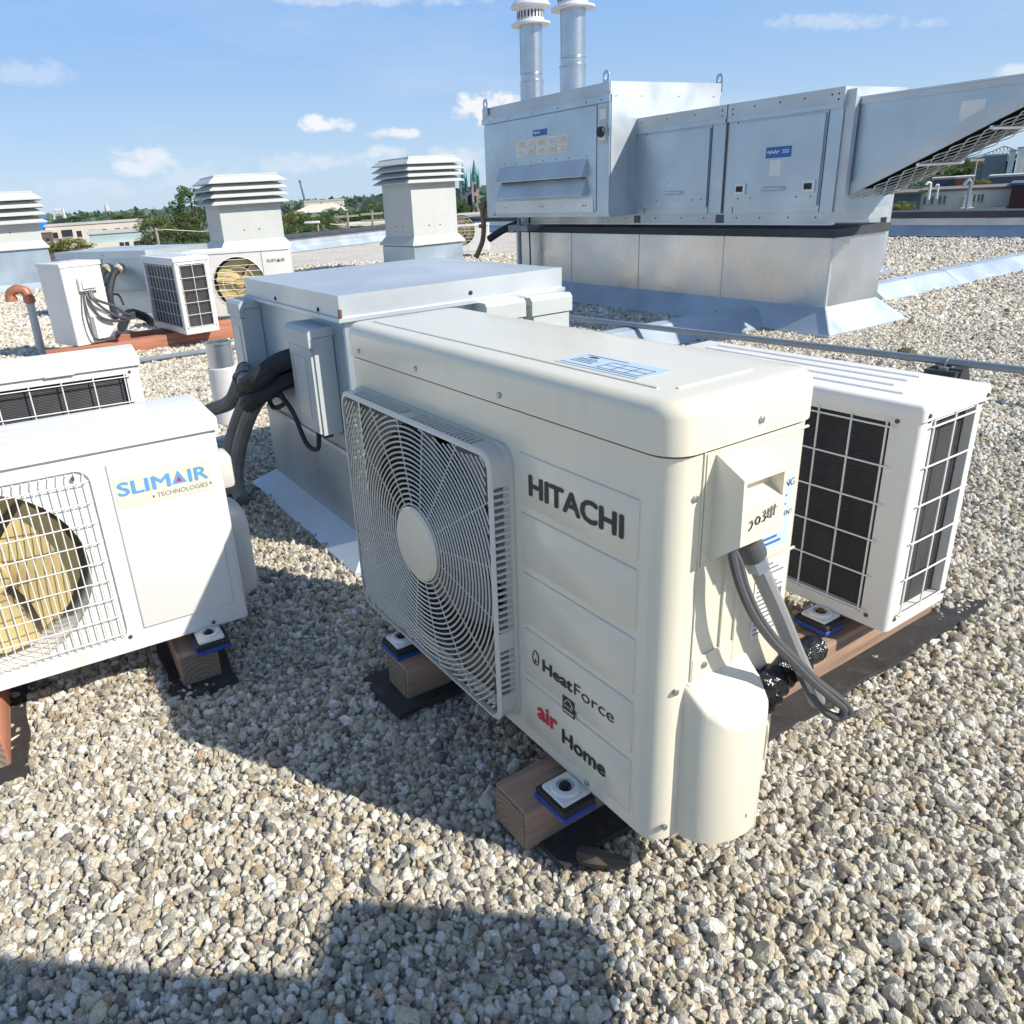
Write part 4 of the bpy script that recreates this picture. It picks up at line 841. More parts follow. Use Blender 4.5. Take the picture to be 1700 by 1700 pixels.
# ------------------------------------------------------------------ roof ventilators
def ventilator(near, w, zc, zt, label, rz, fl=.14):
    t = thing('roof_ventilator', label, 'ventilator', (near.x, near.y, 0), rz, 'louvred roof ventilators')
    cx_, cy_ = -w/2, w/2
    def ring(hw, z): return [(cx_-hw, cy_-hw, z), (cx_+hw, cy_-hw, z), (cx_+hw, cy_+hw, z), (cx_-hw, cy_+hw, z)]
    def loft(levels, cap=True):
        mb = MB(); vs = [q for l_ in levels for q in ring(*l_)]; k = len(levels)
        fs = [(i*4+j, i*4+(j+1) % 4, (i+1)*4+(j+1) % 4, (i+1)*4+j) for i in range(k-1) for j in range(4)]
        if cap: fs += [(0, 3, 2, 1), tuple((k-1)*4+j for j in range(4))]
        return mb.add(vs, fs)
    hw = w/2; lh = .085*w/.8
    zl = zt-4*lh                                    # underside of the louvres
    loft([(hw+.05, .0), (hw+.05, zc-.02), (hw+.03, zc)]).build('curb', 'galv', t, False)
    loft([(hw+.05+fl, -.005), (hw+.05+fl, .015), (hw+.053, .10)]).build('base_flashing', 'flashing', t, False)
    loft([(hw+.085, zc), (hw+.085, zc+.02), (hw+.004, zc+.13)]).build('skirt', 'vent_paint', t, False)
    loft([(hw, zc+.12), (hw, zl+.02)]).build('shaft', 'vent_paint', t, False)
    loft([(hw-.05, zl), (hw-.05, zt-.03)]).build('throat', 'vent_dark', t, False)
    ow = hw+.125*w
    for i in range(3):
        z = zl+i*lh; loft([(ow, z), (ow, z+.014), (hw+.0, z+.014+lh*.78), (hw-.01, z+.01+lh*.78), (ow-.02, z+.001)], False).build('louvre', 'vent_paint', t, False)
    z = zl+3*lh; cp = loft([(ow, z), (ow, z+.014), (hw+.0, z+lh*1.0), (hw-.001, z+lh*1.0+.012)]).build('cap', 'vent_paint', t, False)
    for sx_ in (-1, 1): MB().box(cx_+sx_*hw-.012, cx_+sx_*hw+.012, cy_-hw-.01, cy_+hw+.01, z+lh*.95, z+lh*1.0+.022).build('cap_rib', 'vent_paint', cp)
    for fr in (frame((0, 0, 0), (-1, 0, 0), (0, -1, 0)), frame((0, 0, 0), (0, 1, 0), (1, 0, 0))): screws(t, fr, [(w*.35, zc+.28), (w*.6, zc+.28)], 'dark', .012)
    return t
D_ = 12.3
def vz(px, py, y): return aty(px, py, y).z
n2 = aty(362, 338, D_); ventilator(n2, .96, vz(362, 408, D_)-.08, vz(345, 296, D_)+.02, 'grey louvred roof ventilator in the middle of three, left of the curb box lid', arot(2.06))
n3 = aty(683, 330, D_); ventilator(n3, .84, vz(683, 405, D_)-.03, vz(669, 266, D_)+.03, 'grey louvred roof ventilator just left of the big air handler', arot(2.18))
D1 = 13.2
n1 = aty(-60, 400, D1); ventilator(n1, 1.15, vz(0, 418, D1), vz(0, 322, D1)+.02, 'grey louvred roof ventilator cut by the left edge of the picture', arot(2.06))

# ------------------------------------------------------------------ the big air handler
def air_handler():
    a = 2.092; t = thing('air_handler', 'large galvanised rooftop air handler with twin flues and intake hood on a high curb', 'air handler', (2.7804, 5.6136, 0), arot(a))
    fr = frame((0, 0, 0), (-1, 0, 0), (0, -1, 0)); sd = frame((0, 0, 0), (0, 1, 0), (1, 0, 0))
    bw, bd, z0, z1 = 1.9615, .70, .781, 1.652
    rail = .075
    # curb
    cw, cx0, cy0, cd_ = 3.95, .015, .082, .645
    cb_ = MB().box(-cx0-cw, -cx0, cy0, cy0+cd_, .10, .676).build('curb', 'galv_curb', t, False)
    for q in range(4):
        MB().box(-cx0-cw+cw*q/4+.004, -cx0-cw+cw*(q+1)/4-.004, cy0-.003-.001*(q % 2), cy0+.002, .17, .672).build('curb_sheet', 'galv_curb', cb_, False)
    for q in (1, 2, 3): MB().box(-cx0-cw+cw*q/4-.012, -cx0-cw+cw*q/4+.012, cy0-.009, cy0, .17, .672).build('curb_seam', 'galv_curb', cb_, False)
    MB().box(-cx0-.012, -cx0+.004, cy0-.006, cy0+.012, .17, .672).build('corner_seam', 'galv_bright', cb_, False)
    MB().box(-cx0-cw-.02, -cx0+.02, cy0-.02, cy0+cd_+.02, .676, .738).build('black_band', 'membrane', t)
    m_, hf = .17, .185
    sk = MB(); x0, x1, y0, y1 = -cx0-cw+.002, -cx0-.002, cy0+.002, cy0+cd_-.002
    c0 = [(x0, y0), (x1, y0), (x1, y1), (x0, y1)]; c1 = [(x0-m_, y0-m_), (x1+m_, y0-m_), (x1+m_, y1+m_), (x0-m_, y1+m_)]
    sk.add([(x, y, hf) for x, y in c0]+[(x, y, .014) for x, y in c1]+[(x, y, -.01) for x, y in c1], [(i, (i+1) % 4, 4+(i+1) % 4, 4+i) for i in range(4)]+[(4+i, 4+(i+1) % 4, 8+(i+1) % 4, 8+i) for i in range(4)]); sk.build('base_flashing', 'flashing', t, False)
    MB().tube([(x1-.002, y0, hf+.003), (x1+m_, y0-m_, .017)], .008, 6).build('flashing_fold', 'flashing', t)
    # base rail under everything
    MB().box(-3.80, 0, -.0, .04, z0, z0+rail).build('base_rail', 'galv_dull', t, False); MB().box(-.04, -.0, .0401, bd, z0, z0+rail).build('base_rail', 'galv_dull', t, False)
    MB().box(-3.80, .0, -.012, .05, z0-.012, z0).build('rail_lip', 'galv_bright', t, False)
    screws(t, fr, [(x, z0+.04) for x in (.12, .35, .6, .82, 1.15, 1.4, 1.7, 2.1, 2.4)], 'dark', .0062)
    for x in (.985, 1.93): MB().fbox(fr, x-.04, x+.04, .001, .004, z0, z0+rail-.01).build('rail_plate', 'vent_dark', t, False)
    # blower sections
    MB().box(-.968, -.002, .006, bd, z0+rail, z1-.05).build('blower_section', 'galv', t, False); MB().box(-bw, -.974, .006, bd, z0+rail, z1-.05).build('blower_section', 'galv', t, False)
    for (xa, xb) in ((-.966, .004), (-bw-.002, -.976)):
        MB().box(xa, xb, -.008, bd+.01, z1-.10, z1).build('top_flange', 'galv_dull', t, False); MB().box(xa+.003, xb-.003, -.014, bd+.0, z1-.13, z1-.095).build('flange_lip', 'galv', t, False)
    screws(t, frame((0, -.008, 0), (-1, 0, 0), (0, -1, 0)), [(x, z1-.04) for x in (.04, .09, .3, .5, .72, .92, 1.02, 1.3, 1.6, 1.9)]+[(.04, z1-.075), (.92, z1-.075), (1.02, z1-.075)], 'dark', .0062)
    for (sa, sb) in ((.12, .86), (1.13, 1.84)):
        dr = MB().fbox(fr, sa, sb, -.004, .012, z0+rail+.05, z1-.15).build('access_door', 'galv', t, False)
        c_ = (sa+sb)/2; hz_ = z0+rail+.17
        MB().tube([fr(c_-.09, .012, hz_), fr(c_-.085, .035, hz_), fr(c_+.085, .035, hz_), fr(c_+.09, .012, hz_)], .012, 6).build('handle', 'galv_bright', dr)
        if sa < .5:
            for q in (sa+.07, sb-.07):
                lk = MB().fbox(fr, q-.05, q+.05, .012, .022, hz_-.03, hz_+.05).build('latch', 'galv_bright', dr, False); MB().fbox(fr, q-.025, q+.035, .022, .026, hz_-.012, hz_+.03).build('latch_recess', 'dark', lk, False)
            br = MB().fbox(fr, c_-.125, c_+.09, .0122, .015, z0+.375+.085, z0+.45+.085).build('brand_plate', 'brand_blue', dr, False)
            MB().tube([fr(c_+.075-.1*q/9, .0155, z0+.5+.012*math.sin(q*2.4)) for q in range(10)], .007, 5).build('lettering', 'label_white', br); [MB().fbox(fr, c_-.11, c_-.05, .0152, .0158, z_, z_+.008).build('print_line', 'label_blue', br, False) for z_ in (z0+.49, z0+.505)]
            l2 = MB().fbox(fr, c_-.05, c_+.05, .0122, .014, z0+.335, z0+.445).build('rating_label', 'label_white', dr, False)
        screws(dr, frame((0, -.012, 0), (-1, 0, 0), (0, -1, 0)), [(sa+.05, hz_-.06), (sb-.05, hz_-.06), (c_-.2, hz_-.06), (c_+.2, hz_-.06)], 'dark', .0055)
    MB().fbox(fr, .965, .977, -.004, .006, z0+rail, z1).build('joint_strip', 'vent_dark', t, False)
    for sa in (.105, .87, 1.12, 1.85): MB().fbox(fr, sa-.003, sa+.003, -.005, -.0045, z0+rail, z1-.13).build('door_gap', 'dark', t, False)
    # heater section, standing proud of the blowers
    gx1, gy0, gw, gd, gz0, gz1 = -bw, -.31, 1.98, 1.34, .857, 1.94
    hs = MB().box(gx1-gw, gx1-.001, gy0, gy0+gd, gz0, gz1-.06).build('heater_section', 'galv', t, False)
    hf_ = frame((gx1, gy0, gz0), (-1, 0, 0), (0, -1, 0)); hd = frame((gx1, gy0, gz0), (0, 1, 0), (1, 0, 0)); H_ = gz1-gz0
    MB().box(gx1-gw-.012, gx1+.002, gy0-.012, gy0+gd+.012, gz1-.1, gz1).build('top_flange', 'galv_dull', hs, False); MB().fbox(hf_, -.002, gw+.02, .012, .022, H_-.155, H_-.10).build('flange_lip', 'galv', hs, False)
    MB().fbox(hd, .004, gd-.004, .0, .004, .02, H_-.06).build('end_sheet', 'galv_dull', hs, False)
    MB().fbox(hf_, .17, gw-.15, .0, .014, .05, H_-.165).build('front_panel', 'galv', hs, False)
    MB().fbox(hf_, .004, .16, .0, .010, .02, H_-.16).build('corner_panel', 'galv', hs, False)
    MB().fbox(hf_, gw-.145, gw-.004, .0, .010, .02, H_-.16).build('corner_panel', 'galv', hs, False)
    for q, (zt_, zb_) in enumerate(((.495, .345), (.34, .185))):
        fn = lambda n_, z, a_: hf_(a_, n_, z)
        MB().prism([(.014, zt_), (.02, zt_), (.085, zb_+.01), (.085, zb_), (.078, zb_), (.014, zt_-.012)], .29, 1.68, fn).build('louvre_blade', 'galv_dull', hs, False)
        for a_ in (.292, 1.672): MB().prism([(.014, zt_), (.085, zb_), (.014, zb_)], a_, a_+.006, fn).build('louvre_cheek', 'galv_dull', hs, False)
    MB().fbox(hf_, .31, 1.66, .0142, .016, .2, .48).build('louvre_opening', 'dark', hs, False)
    MB().fbox(hf_, .2, 1.8, .014, .02, .04, .16).build('lower_panel', 'galv_curb', hs, False)
    bp = MB().fbox(hf_, .88, 1.1, .0145, .018, .745, .80).build('brand_plate', 'brand_blue', hs, False); MB().tube([hf_(1.08-.1*q/9, .0185, .775+.01*math.sin(q*2.4)) for q in range(10)], .007, 5).build('lettering', 'label_white', bp)
    for i in range(5):
        for j in range(2):
            a_ = .565+i*.165; z_ = .575+j*.078
            lb = MB().fbox(hf_, a_, a_+.157, .0145, .017, z_, z_+.073).build('instruction_label', 'label_cream' if (i+j) % 2 else 'label_white', hs, False)
            ln = MB()
            for q in range(4): ln.fbox(hf_, a_+.015, a_+.14-.02*((i+q) % 3), .0172, .0176, z_+.012+q*.013, z_+.015+q*.013)
            ln.build('label_print', 'grey_ink', lb, False, stuff=True)
    sw = MB().fbox(hf_, .07-.04, .07+.06, .0102, .014, .60, .90).build('switch_plate', 'grey_box', hs, False)
    MB().fbox(hf_, .045, .125, .0142, .02, .80, .88).build('switch_label', 'label_white', sw, False); MB().fbox(hf_, .05, .12, .0142, .03, .63, .76).build('switch_body', 'label_white', sw, False)
    MB().tube([hf_(.085, .03, .70), hf_(.085, .055, .70), hf_(.085, .06, .70)], [.045, .042, .03], 14).build('switch_knob', 'dark', sw)
    screws(hs, frame((gx1, gy0-.022, gz0), (-1, 0, 0), (0, -1, 0)), [(a_, H_-.13) for a_ in (.1, .3, .7, 1.1, 1.5, 1.85)], 'dark', .0062); screws(hs, frame((gx1, gy0-.020, gz0), (-1, 0, 0), (0, -1, 0)), [(.3, .1), (.34, .1), (.95, .1), (1., .1), (1.6, .1)], 'dark', .007)
    screws(hs, frame((gx1, gy0-.0145, gz0), (-1, 0, 0), (0, -1, 0)), [(a_, .52) for a_ in (.3, .55, .75, .95, 1.15, 1.4, 1.6)], 'dark', .0055); screws(hs, frame((gx1+.004, gy0, gz0), (0, 1, 0), (1, 0, 0)), [(a_, H_-.11) for a_ in (.05, .35, .8, 1.25)], 'screw', .009)
    # lifting lugs
    for (x, y) in ((gx1-.03, gy0-.03), (gx1-gw+.08, gy0-.03), (gx1-.03, gy0+gd+.02)):
        lg = MB(); k = 14; ou = [(-.045, 0), (.045, 0), (.045, .12)]+[(.045*math.cos(R(180*q/8)), .12+.035*math.sin(R(180*q/8))) for q in range(1, 8)]+[(-.045, .12)]; 
        inn = [(.02*math.cos(2*math.pi*q/len(ou)-1.9), .105+.026*math.sin(2*math.pi*q/len(ou)-1.9)) for q in range(len(ou))]; k = len(ou)
        fn = lambda p_, yy: (x+p_[0]*.9, yy, gz1-.07+p_[1]*1.02)
        lg.add([fn(q, y-.006) for q in ou]+[fn(q, y-.006) for q in inn]+[fn(q, y+.0) for q in ou]+[fn(q, y+.0) for q in inn], [(i, (i+1) % k, k+(i+1) % k, k+i) for i in range(k)]+[(2*k+i, 2*k+(i+1) % k, 3*k+(i+1) % k, 3*k+i) for i in range(k)]+[(i, (i+1) % k, 2*k+(i+1) % k, 2*k+i) for i in range(k)]+[(k+i, k+(i+1) % k, 3*k+(i+1) % k, 3*k+i) for i in range(k)])
        lg.build('lifting_lug', 'galv', hs, False)
    # flues
    for (px_, py_, zt_, r_) in ((883, 155, 1.80, .118), (951, 140, 2.05, .118)):
        # stands on the roof of the heater
        q = FLUE[px_]; fl = MB().lathe([(r_+.006, gz1-.02), (r_+.006, gz1+.25), (r_+.012, gz1+.255), (r_+.012, gz1+.27), (r_, gz1+.275), (r_, gz1+.32), (r_+.008, gz1+.325), (r_+.008, gz1+.335), (r_, gz1+.34), (r_, q[2])], 28, (q[0], q[1], 0)).build('flue', 'flue', t)
        MB().tube([(q[0]-r_*.35, q[1]-r_*.95, gz1+.34), (q[0]-r_*.35, q[1]-r_*.95, q[2])], .005, 4).build('pipe_seam', 'galv_bright', fl)
        zt = q[2]
        cp = MB().lathe([(r_-.01, zt-.005), (r_*1.75, zt-.005), (r_*1.75, zt+.012), (r_*1.2, zt+.035), (r_*1.18, zt+.15), (r_*1.75, zt+.16), (r_*1.75, zt+.175), (r_*1.4, zt+.225), (r_*.8, zt+.26), (.004, zt+.27)], 28, (q[0], q[1], 0)).build('flue_cap', 'flue_cap', fl)
        for k in range(24):
            an = 2*math.pi*k/24; MB().box(-.008, .008, -.002, .002, zt+.06, zt+.125)
            sl = MB(); ca, sa = math.cos(an), math.sin(an); rr = r_*1.185
            sl.add([(q[0]+rr*ca-sa*e, q[1]+rr*sa+ca*e, z_) for e, z_ in ((-.008, zt+.055), (.008, zt+.055), (.008, zt+.12), (-.008, zt+.12))], [(0, 1, 2, 3)]); 
            sl.v = [(x+ca*.003, y+sa*.003, z_) for x, y, z_ in sl.v]; sl.build('cap_slot', 'dark', cp, False)
    # intake hood on the right: a wedge with open mesh underside
    hb, ht, lo2, ln_ = z0+.15, z1-.075, .0, 1.25
    hy0, hy1 = .085, .62
    xs, zs_ = .02, hb
    for yy, nm in ((hy0, 'hood_cheek'), (hy1, 'hood_cheek')):
        ck = MB(); prof = [(.002, ht), (ln_, ht-.0), (ln_, ht-.085), (.002, hb)]
        ck.prism(prof, yy-.003, yy+.003, lambda x, z, y: (x, y, z)); o_ = ck.build(nm, 'galv', t, False)
        ck = MB(); dx, dz = ln_-.002, (ht-.085)-hb; nl = math.hypot(dx, dz); ux, uz = dx/nl, dz/nl
        ck.prism([(.0, hb), (ln_, ht-.085), (ln_-uz*.10, ht-.085+ux*.10), (-uz*.10+.06, hb+ux*.10)], yy-.014, yy-.004, lambda x, z, y: (x, y, z)); ck.build('cheek_flange', 'galv_dull', o_, False)
        if yy == hy0:
            MB().box(.72, .86, yy-.005, yy-.003, ht-.26, ht-.10).build('rating_label', 'label_white', o_, False)
            MB().box(.0, ln_, yy-.012, yy-.003, ht-.045, ht-.005).build('top_fold', 'galv_dull', o_, False)
    MB().box(.0, ln_+.01, hy0-.012, hy1+.012, ht-.004, ht+.006).build('hood_roof', 'galv_bright', t, False)
    MB().box(ln_-.006, ln_+.004, hy0+.004, hy1-.004, ht-.085, ht-.005).build('hood_nose', 'galv', t, False)
    ms = MB(); P0 = Vector((.06, 0, hb+.005)); U_ = Vector((ux, 0, uz))
    wd_ = hy1-hy0
    rows = 4; cell = .2; cols = int((nl-.06)/cell)
    for i in range(rows):
        yb = hy0+wd_*(i+.5)/rows; hwid = wd_/rows/2
        for sgn in (1, -1):
            pts = [P0+U_*(cell*.5*j)+Vector((0, yb+sgn*hwid*(1 if j % 2 else -1)*.96, 0)) for j in range(cols*2+1)]
            fl_ = []
            for a_, b_ in zip(pts, pts[1:]): fl_ += [a_+(b_-a_)*.12, a_+(b_-a_)*.88]
            ms.tube(fl_, .0036, 4)
    ms.build('expanded_mesh', 'galv_bright', t, stuff=True)
    for q in (.38, .72, 1.0): 
        P_ = P0+U_*((nl-.07)*q); MB().tube([P_+Vector((0, hy0, -.004)), P_+Vector((0, hy1, -.004))], .013, 5).build('mesh_bar', 'galv_bright', t)
    fb = MB(); nx, nz = -uz, ux
    fb.add([(P0.x+U_.x*q+nx*o_, y_, P0.z+U_.z*q+nz*o_) for o_ in (.06, .075) for q, y_ in ((.01, hy0+.006), (nl-.08, hy0+.006), (nl-.08, hy1-.006), (.01, hy1-.006))], [(0, 1, 2, 3), (7, 6, 5, 4), (0, 1, 5, 4), (1, 2, 6, 5), (2, 3, 7, 6), (3, 0, 4, 7)]); fb.build('filter_shade_sheet', 'hood_shade', t, False)  # filter sheet coloured near-black so the hood's inside reads as shaded
    MB().box(.0, .07, .02, hy0-.02, z0+rail, z1-.02).build('corner_post', 'galv_dull', t, False)
    # pipe drop and bracket at the left end
    x = gx1-gw+.12
    MB().tube([(x+.12, gy0+.25, gz0-.02), (x+.12, gy0+.25, .1)], .022, 8).build('drain_pipe', 'pipe_grey', t); MB().tube([(x+.12, gy0+.249, .3), (x+.12, gy0+.249, .08)], .028, 8).build('drain_sleeve', 'label_white', t)
    MB().tube([(x+.24, gy0+.3, gz0-.02), (x+.25, gy0+.3, .1)], .009, 6).build('ground_wire', 'dark', t)
    MB().box(x-.02, x+.34, gy0+.2, gy0+.42, .70, .76).build('support_bracket', 'pipe_grey', t)
    return t
def ahl(P_):   # world -> air handler frame
    a = arot(2.092); c, sn = math.cos(a), math.sin(a); dx, dy = P_.x-2.7804, P_.y-5.6136; return Vector((dx*c+dy*sn, -dx*sn+dy*c, P_.z))
FLUE = {}
for px_, pyb, pyt in ((883, 158, 42), (951, 145, 15)):
    b_ = None
    for y in np.arange(5, 14, .02):
        P_ = aty(px_, pyb, float(y)); q = ahl(P_)
        if q.y > -.31+.35+(.02 if px_ > 900 else .25): b_ = (P_, y); break
    q = ahl(b_[0]); FLUE[px_] = (q.x, q.y, aty(px_-(8 if px_ == 883 else 6), pyt, b_[1]).z)
AH = air_handler()
# gas pipe running up to the air handler's left end
gp = thing('gas_riser', 'brown gas pipe rising to the left end of the air handler', 'gas pipe', (0, 0, 0))
gA = aty(848, 332, 8.9)
def g8(px, py): return aty(px, py, 8.95)
MB().tube(smoothpath([g8(790, 428), g8(801, 400), g8(803, 372), g8(800, 345), g8(801, 343)], 6), .030, 8).build('riser', 'brass_joint', gp); MB().tube([g8(801, 346), g8(801, 336)], .05, 8).build('elbow', 'brass_joint', gp); MB().tube([g8(801, 340), g8(826, 337)], .028, 8).build('branch', 'brass_joint', gp)
MB().tube([g8(801, 378), g8(800.5, 372)], .045, 8).build('union', 'brass_joint', gp); MB().tube([g8(820, 339), g8(828, 336.5)], .045, 8).build('valve', 'dark', gp)
cable('black_hose', [aty(812, 397, 9.6), aty(835, 382, 9.5), aty(858, 372, 9.4), aty(866, 368, 9.4)], .045, 'black_foam', 'black hoses slanting down beside the air handler curb', 'pipes'); 

ca_, cb2 = aty(1440, 390, 8.6), aty(1477, 390, 8.6); ct_ = aty(1465, 318, 8.6).z
cab = thing('vent_cabinet', 'narrow pale metal vent cabinet standing behind the right end of the air handler', 'cabinet', (ca_.x, 8.6, 0), .1)
wc = cb2.x-ca_.x
MB().box(0, wc, 0, .5, 0, ct_).build('cabinet_body', 'galv_dull', cab, False); MB().box(-.02, wc+.02, -.03, .53, ct_, ct_+.05).build('cabinet_cap', 'vent_paint', cab, False); MB().box(-.06, wc+.08, -.10, .6, -.01, .05).build('base_flashing', 'flashing', cab, False)
MB().box(wc*.55, wc*.80, -.006, .0, ct_*.62, ct_*.85).build('louvre_slot', 'dark', cab, False)
# ------------------------------------------------------------------ low flashed roof strips
def strip(name, a, b_, label, top=.14, h=.13, sp=.16, joints=(.5,)):
    d = b_-a; ln = d.length; t = thing(name, label, 'flashing', (a.x, a.y, 0), math.atan2(d.y, d.x), 'flashed roof joint strips')
    st = [0]+[ln*q for q in joints]+[ln]; hw = top/2
    for i in range(len(st)-1):
        k_ = .004*(i % 2); prof = [(-hw-sp, -.01), (-hw-sp, .014), (-hw, h+k_), (0, h+.012+k_), (hw, h+k_), (hw+sp, .014), (hw+sp, -.01)]
        MB().prism(prof, st[i]+(0 if i == 0 else .004), st[i+1]+(.03 if i % 2 else 0), lambda y, z, x: (x, y, z)).build('cover_sheet', 'flashing', t, False)
    screws(t, frame((0, -hw*.9, h+.004), (1, 0, 0), (0, 0, 1), (0, 1, 0)), [(ln*q, 0) for q in (.1, .3, .48, .52, .7, .9)], 'dark', .008)
    return t
pa = atz(1447, 503, .0); pb = atz(1700, 447, 0); dd_ = (pb-pa).normalized()
strip('roof_joint_strip', pa+dd_*(-.05)+Vector((.05, .22, 0)), pb+dd_*3+Vector((.05, .22, 0)), 'blue-grey flashed strip running right from the air handler curb', joints=(.22, .5, .75))
pa = atz(1262, 540, 0.); pb = atz(985, 590, 0.); dd_ = (pb-pa).normalized()
strip('roof_joint_strip', pa+Vector((-.05, .1, 0)), pb+dd_*1.6, 'blue-grey flashed strip between the cream heat pump and the air handler', joints=(.2, .55))
# gas pipe on rubber blocks
gp = thing('gas_pipe', 'long grey gas pipe crossing the gravel behind the white unit', 'gas pipe', (0, 0, 0))
ga, gb, gc_ = atz(950, 528, .16), atz(1574, 600, .16), atz(1760, 622, .16)
ga = gb+(ga-gb)*1.25
MB().tube([ga, gb, gb+(gc_-gb)*2.2], .021, 10).build('pipe', 'pipe_grey', gp)
cj = atz(1505, 588, .16); dj = (gb-ga).normalized()
MB().tube([cj-dj*.045, cj-dj*.03, cj-dj*.028, cj+dj*.028, cj+dj*.03, cj+dj*.045], [.026, .03, .038, .038, .03, .026], 8).build('union', 'brass_joint', gp)
bk = thing('pipe_support', 'black rubber block carrying the grey gas pipe', 'pipe support', (gb.x, gb.y, 0), math.atan2(dj.y, dj.x))
MB().prism([(-.13, 0), (-.13, .05), (-.085, .125), (.085, .125), (.13, .05), (.13, 0)], -.075, .075, lambda y, z, x: (x, y, z)).build('block', 'black_rubber', bk, False)
MB().tube([(0, .03, .12), (0, .028, .165), (0, .0, .185), (0, -.028, .165), (0, -.03, .12)], .006, 6).build('strap', 'pipe_grey', bk); MB().box(-.02, .02, -.06, .06, .125, .139).build('strut', 'pipe_grey', bk)
# copper gooseneck on a vent pipe
cu = atz(70, 588, 0); vp = thing('vent_pipe', 'thin grey vent pipe topped by a copper elbow at the left', 'vent pipe', (cu.x, cu.y, 0)); 
ct = aty(47, 492, cu.y); c2 = aty(20, 490, cu.y)
MB().tube([(0, 0, -.01), (ct.x-cu.x, 0, ct.z)], .034, 12).build('pipe', 'vent_paint', vp)
dx_ = c2.x-cu.x
gk = [(ct.x-cu.x+.004, 0, ct.z-.06), (ct.x-cu.x, 0, ct.z), (ct.x-cu.x-.02, 0, ct.z+.05), (ct.x-cu.x-.08, 0, ct.z+.065), (dx_+.03, 0, ct.z+.058), (dx_-.012, 0, ct.z+.03), (dx_-.015, 0, ct.z-.035)]
MB().tube(smoothpath(gk, 5), .04, 12).build('copper_elbow', 'copper', vp); MB().tube([(ct.x-cu.x+.003, 0, ct.z-.05), (ct.x-cu.x, 0, ct.z-.0)], .047, 12).build('collar', 'copper', vp); MB().tube([(dx_-.015, 0, ct.z-.035), (dx_-.014, 0, ct.z+.0)], .047, 12).build('collar', 'copper', vp)
# short round vent stub
cy = atz(384, 700, 0); cyt = aty(378, 566, cy.y); st_ = thing('vent_stub', 'short round bare-metal vent stub between the white units', 'vent', (cy.x, cy.y, 0))
MB().lathe([(.078, 0), (.078, cyt.z-.14), (.066, cyt.z-.135)], 24).build('outer_sleeve', 'flue_cap', st_); MB().lathe([(.069, cyt.z-.14), (.069, cyt.z-.012), (.076, cyt.z-.01), (.076, cyt.z), (.062, cyt.z), (.062, cyt.z-.05)], 24).build('inner_pipe', 'flue', st_)
# conduit on the gravel
cable('ground_conduit', [atz(214, 601, .03), atz(290, 590, .03), atz(362, 580, .03), atz(430, 570, .03)], .022, 'pipe_grey', 'grey conduit lying on the gravel before the red timber', 'conduit')

# ------------------------------------------------------------------ unseen stand-in behind the camera, added and shaped to cast the foreground shadow
k_ = Vector((.975, -.506, .874))/.874
def up(px, py, z): return atz(px, py, 0)+k_*z
zt = 1.30
dc = [up(520, 1478, zt), up(925, 1503, zt), up(1000, 1610, zt)]
dk = thing('shadow_caster', 'unseen raised metal shape added behind the camera to cast the foreground shadow', 'duct', (dc[1].x, dc[1].y, 0), math.atan2(dc[1].y-dc[0].y, dc[1].x-dc[0].x))
wdu = (dc[1]-dc[0]).length
MB().rbox(-wdu, 0, -1.1, 0, zt-.10, zt, .05, 3).build('caster_box', 'galv', dk)
def dloc(P_):
    a = dk.rotation_euler.z; c, sn = math.cos(a), math.sin(a); dx, dy = P_.x-dc[1].x, P_.y-dc[1].y; return dx*c+dy*sn, -dx*sn+dy*c
fx0, fy0 = dloc(up(362, 1600, zt)); fx1, fy1 = dloc(up(478, 1606, zt)); bx0, by0 = dloc(up(-300, 1556, zt)); bx1, by1 = dloc(up(345, 1618, zt)); gx0, gy0 = dloc(up(520, 1618, zt))
MB().rbox(fx0, fx1, -1.1, (fy0+fy1)/2, zt-.09, zt-.004, .02, 2).build('caster_bump', 'galv', dk)
MB().box(fx1-.01, -wdu+.01, -1.1, gy0, zt-.09, zt-.012).build('caster_step', 'galv', dk)
MB().add([(bx0, by0, zt-.002), (bx1, by1, zt-.002), (fx0+.01, by1, zt-.002), (fx0+.01, -1.1, zt-.002), (bx0, -1.1, zt-.002), (bx0, by0, zt-.1), (bx1, by1, zt-.1), (fx0+.01, by1, zt-.1), (fx0+.01, -1.1, zt-.1), (bx0, -1.1, zt-.1)], [(0, 1, 2, 3, 4), (9, 8, 7, 6, 5)]+[(i, (i+1) % 5, 5+(i+1) % 5, 5+i) for i in range(5)]).build('caster_arm', 'galv', dk, False)
for x, y in ((-.2, -1.0), (-wdu-.9, -1.0)): MB().tube([(x, y, 0), (x, y, zt-.05)], .02, 8).build('leg', 'galv_dull', dk)

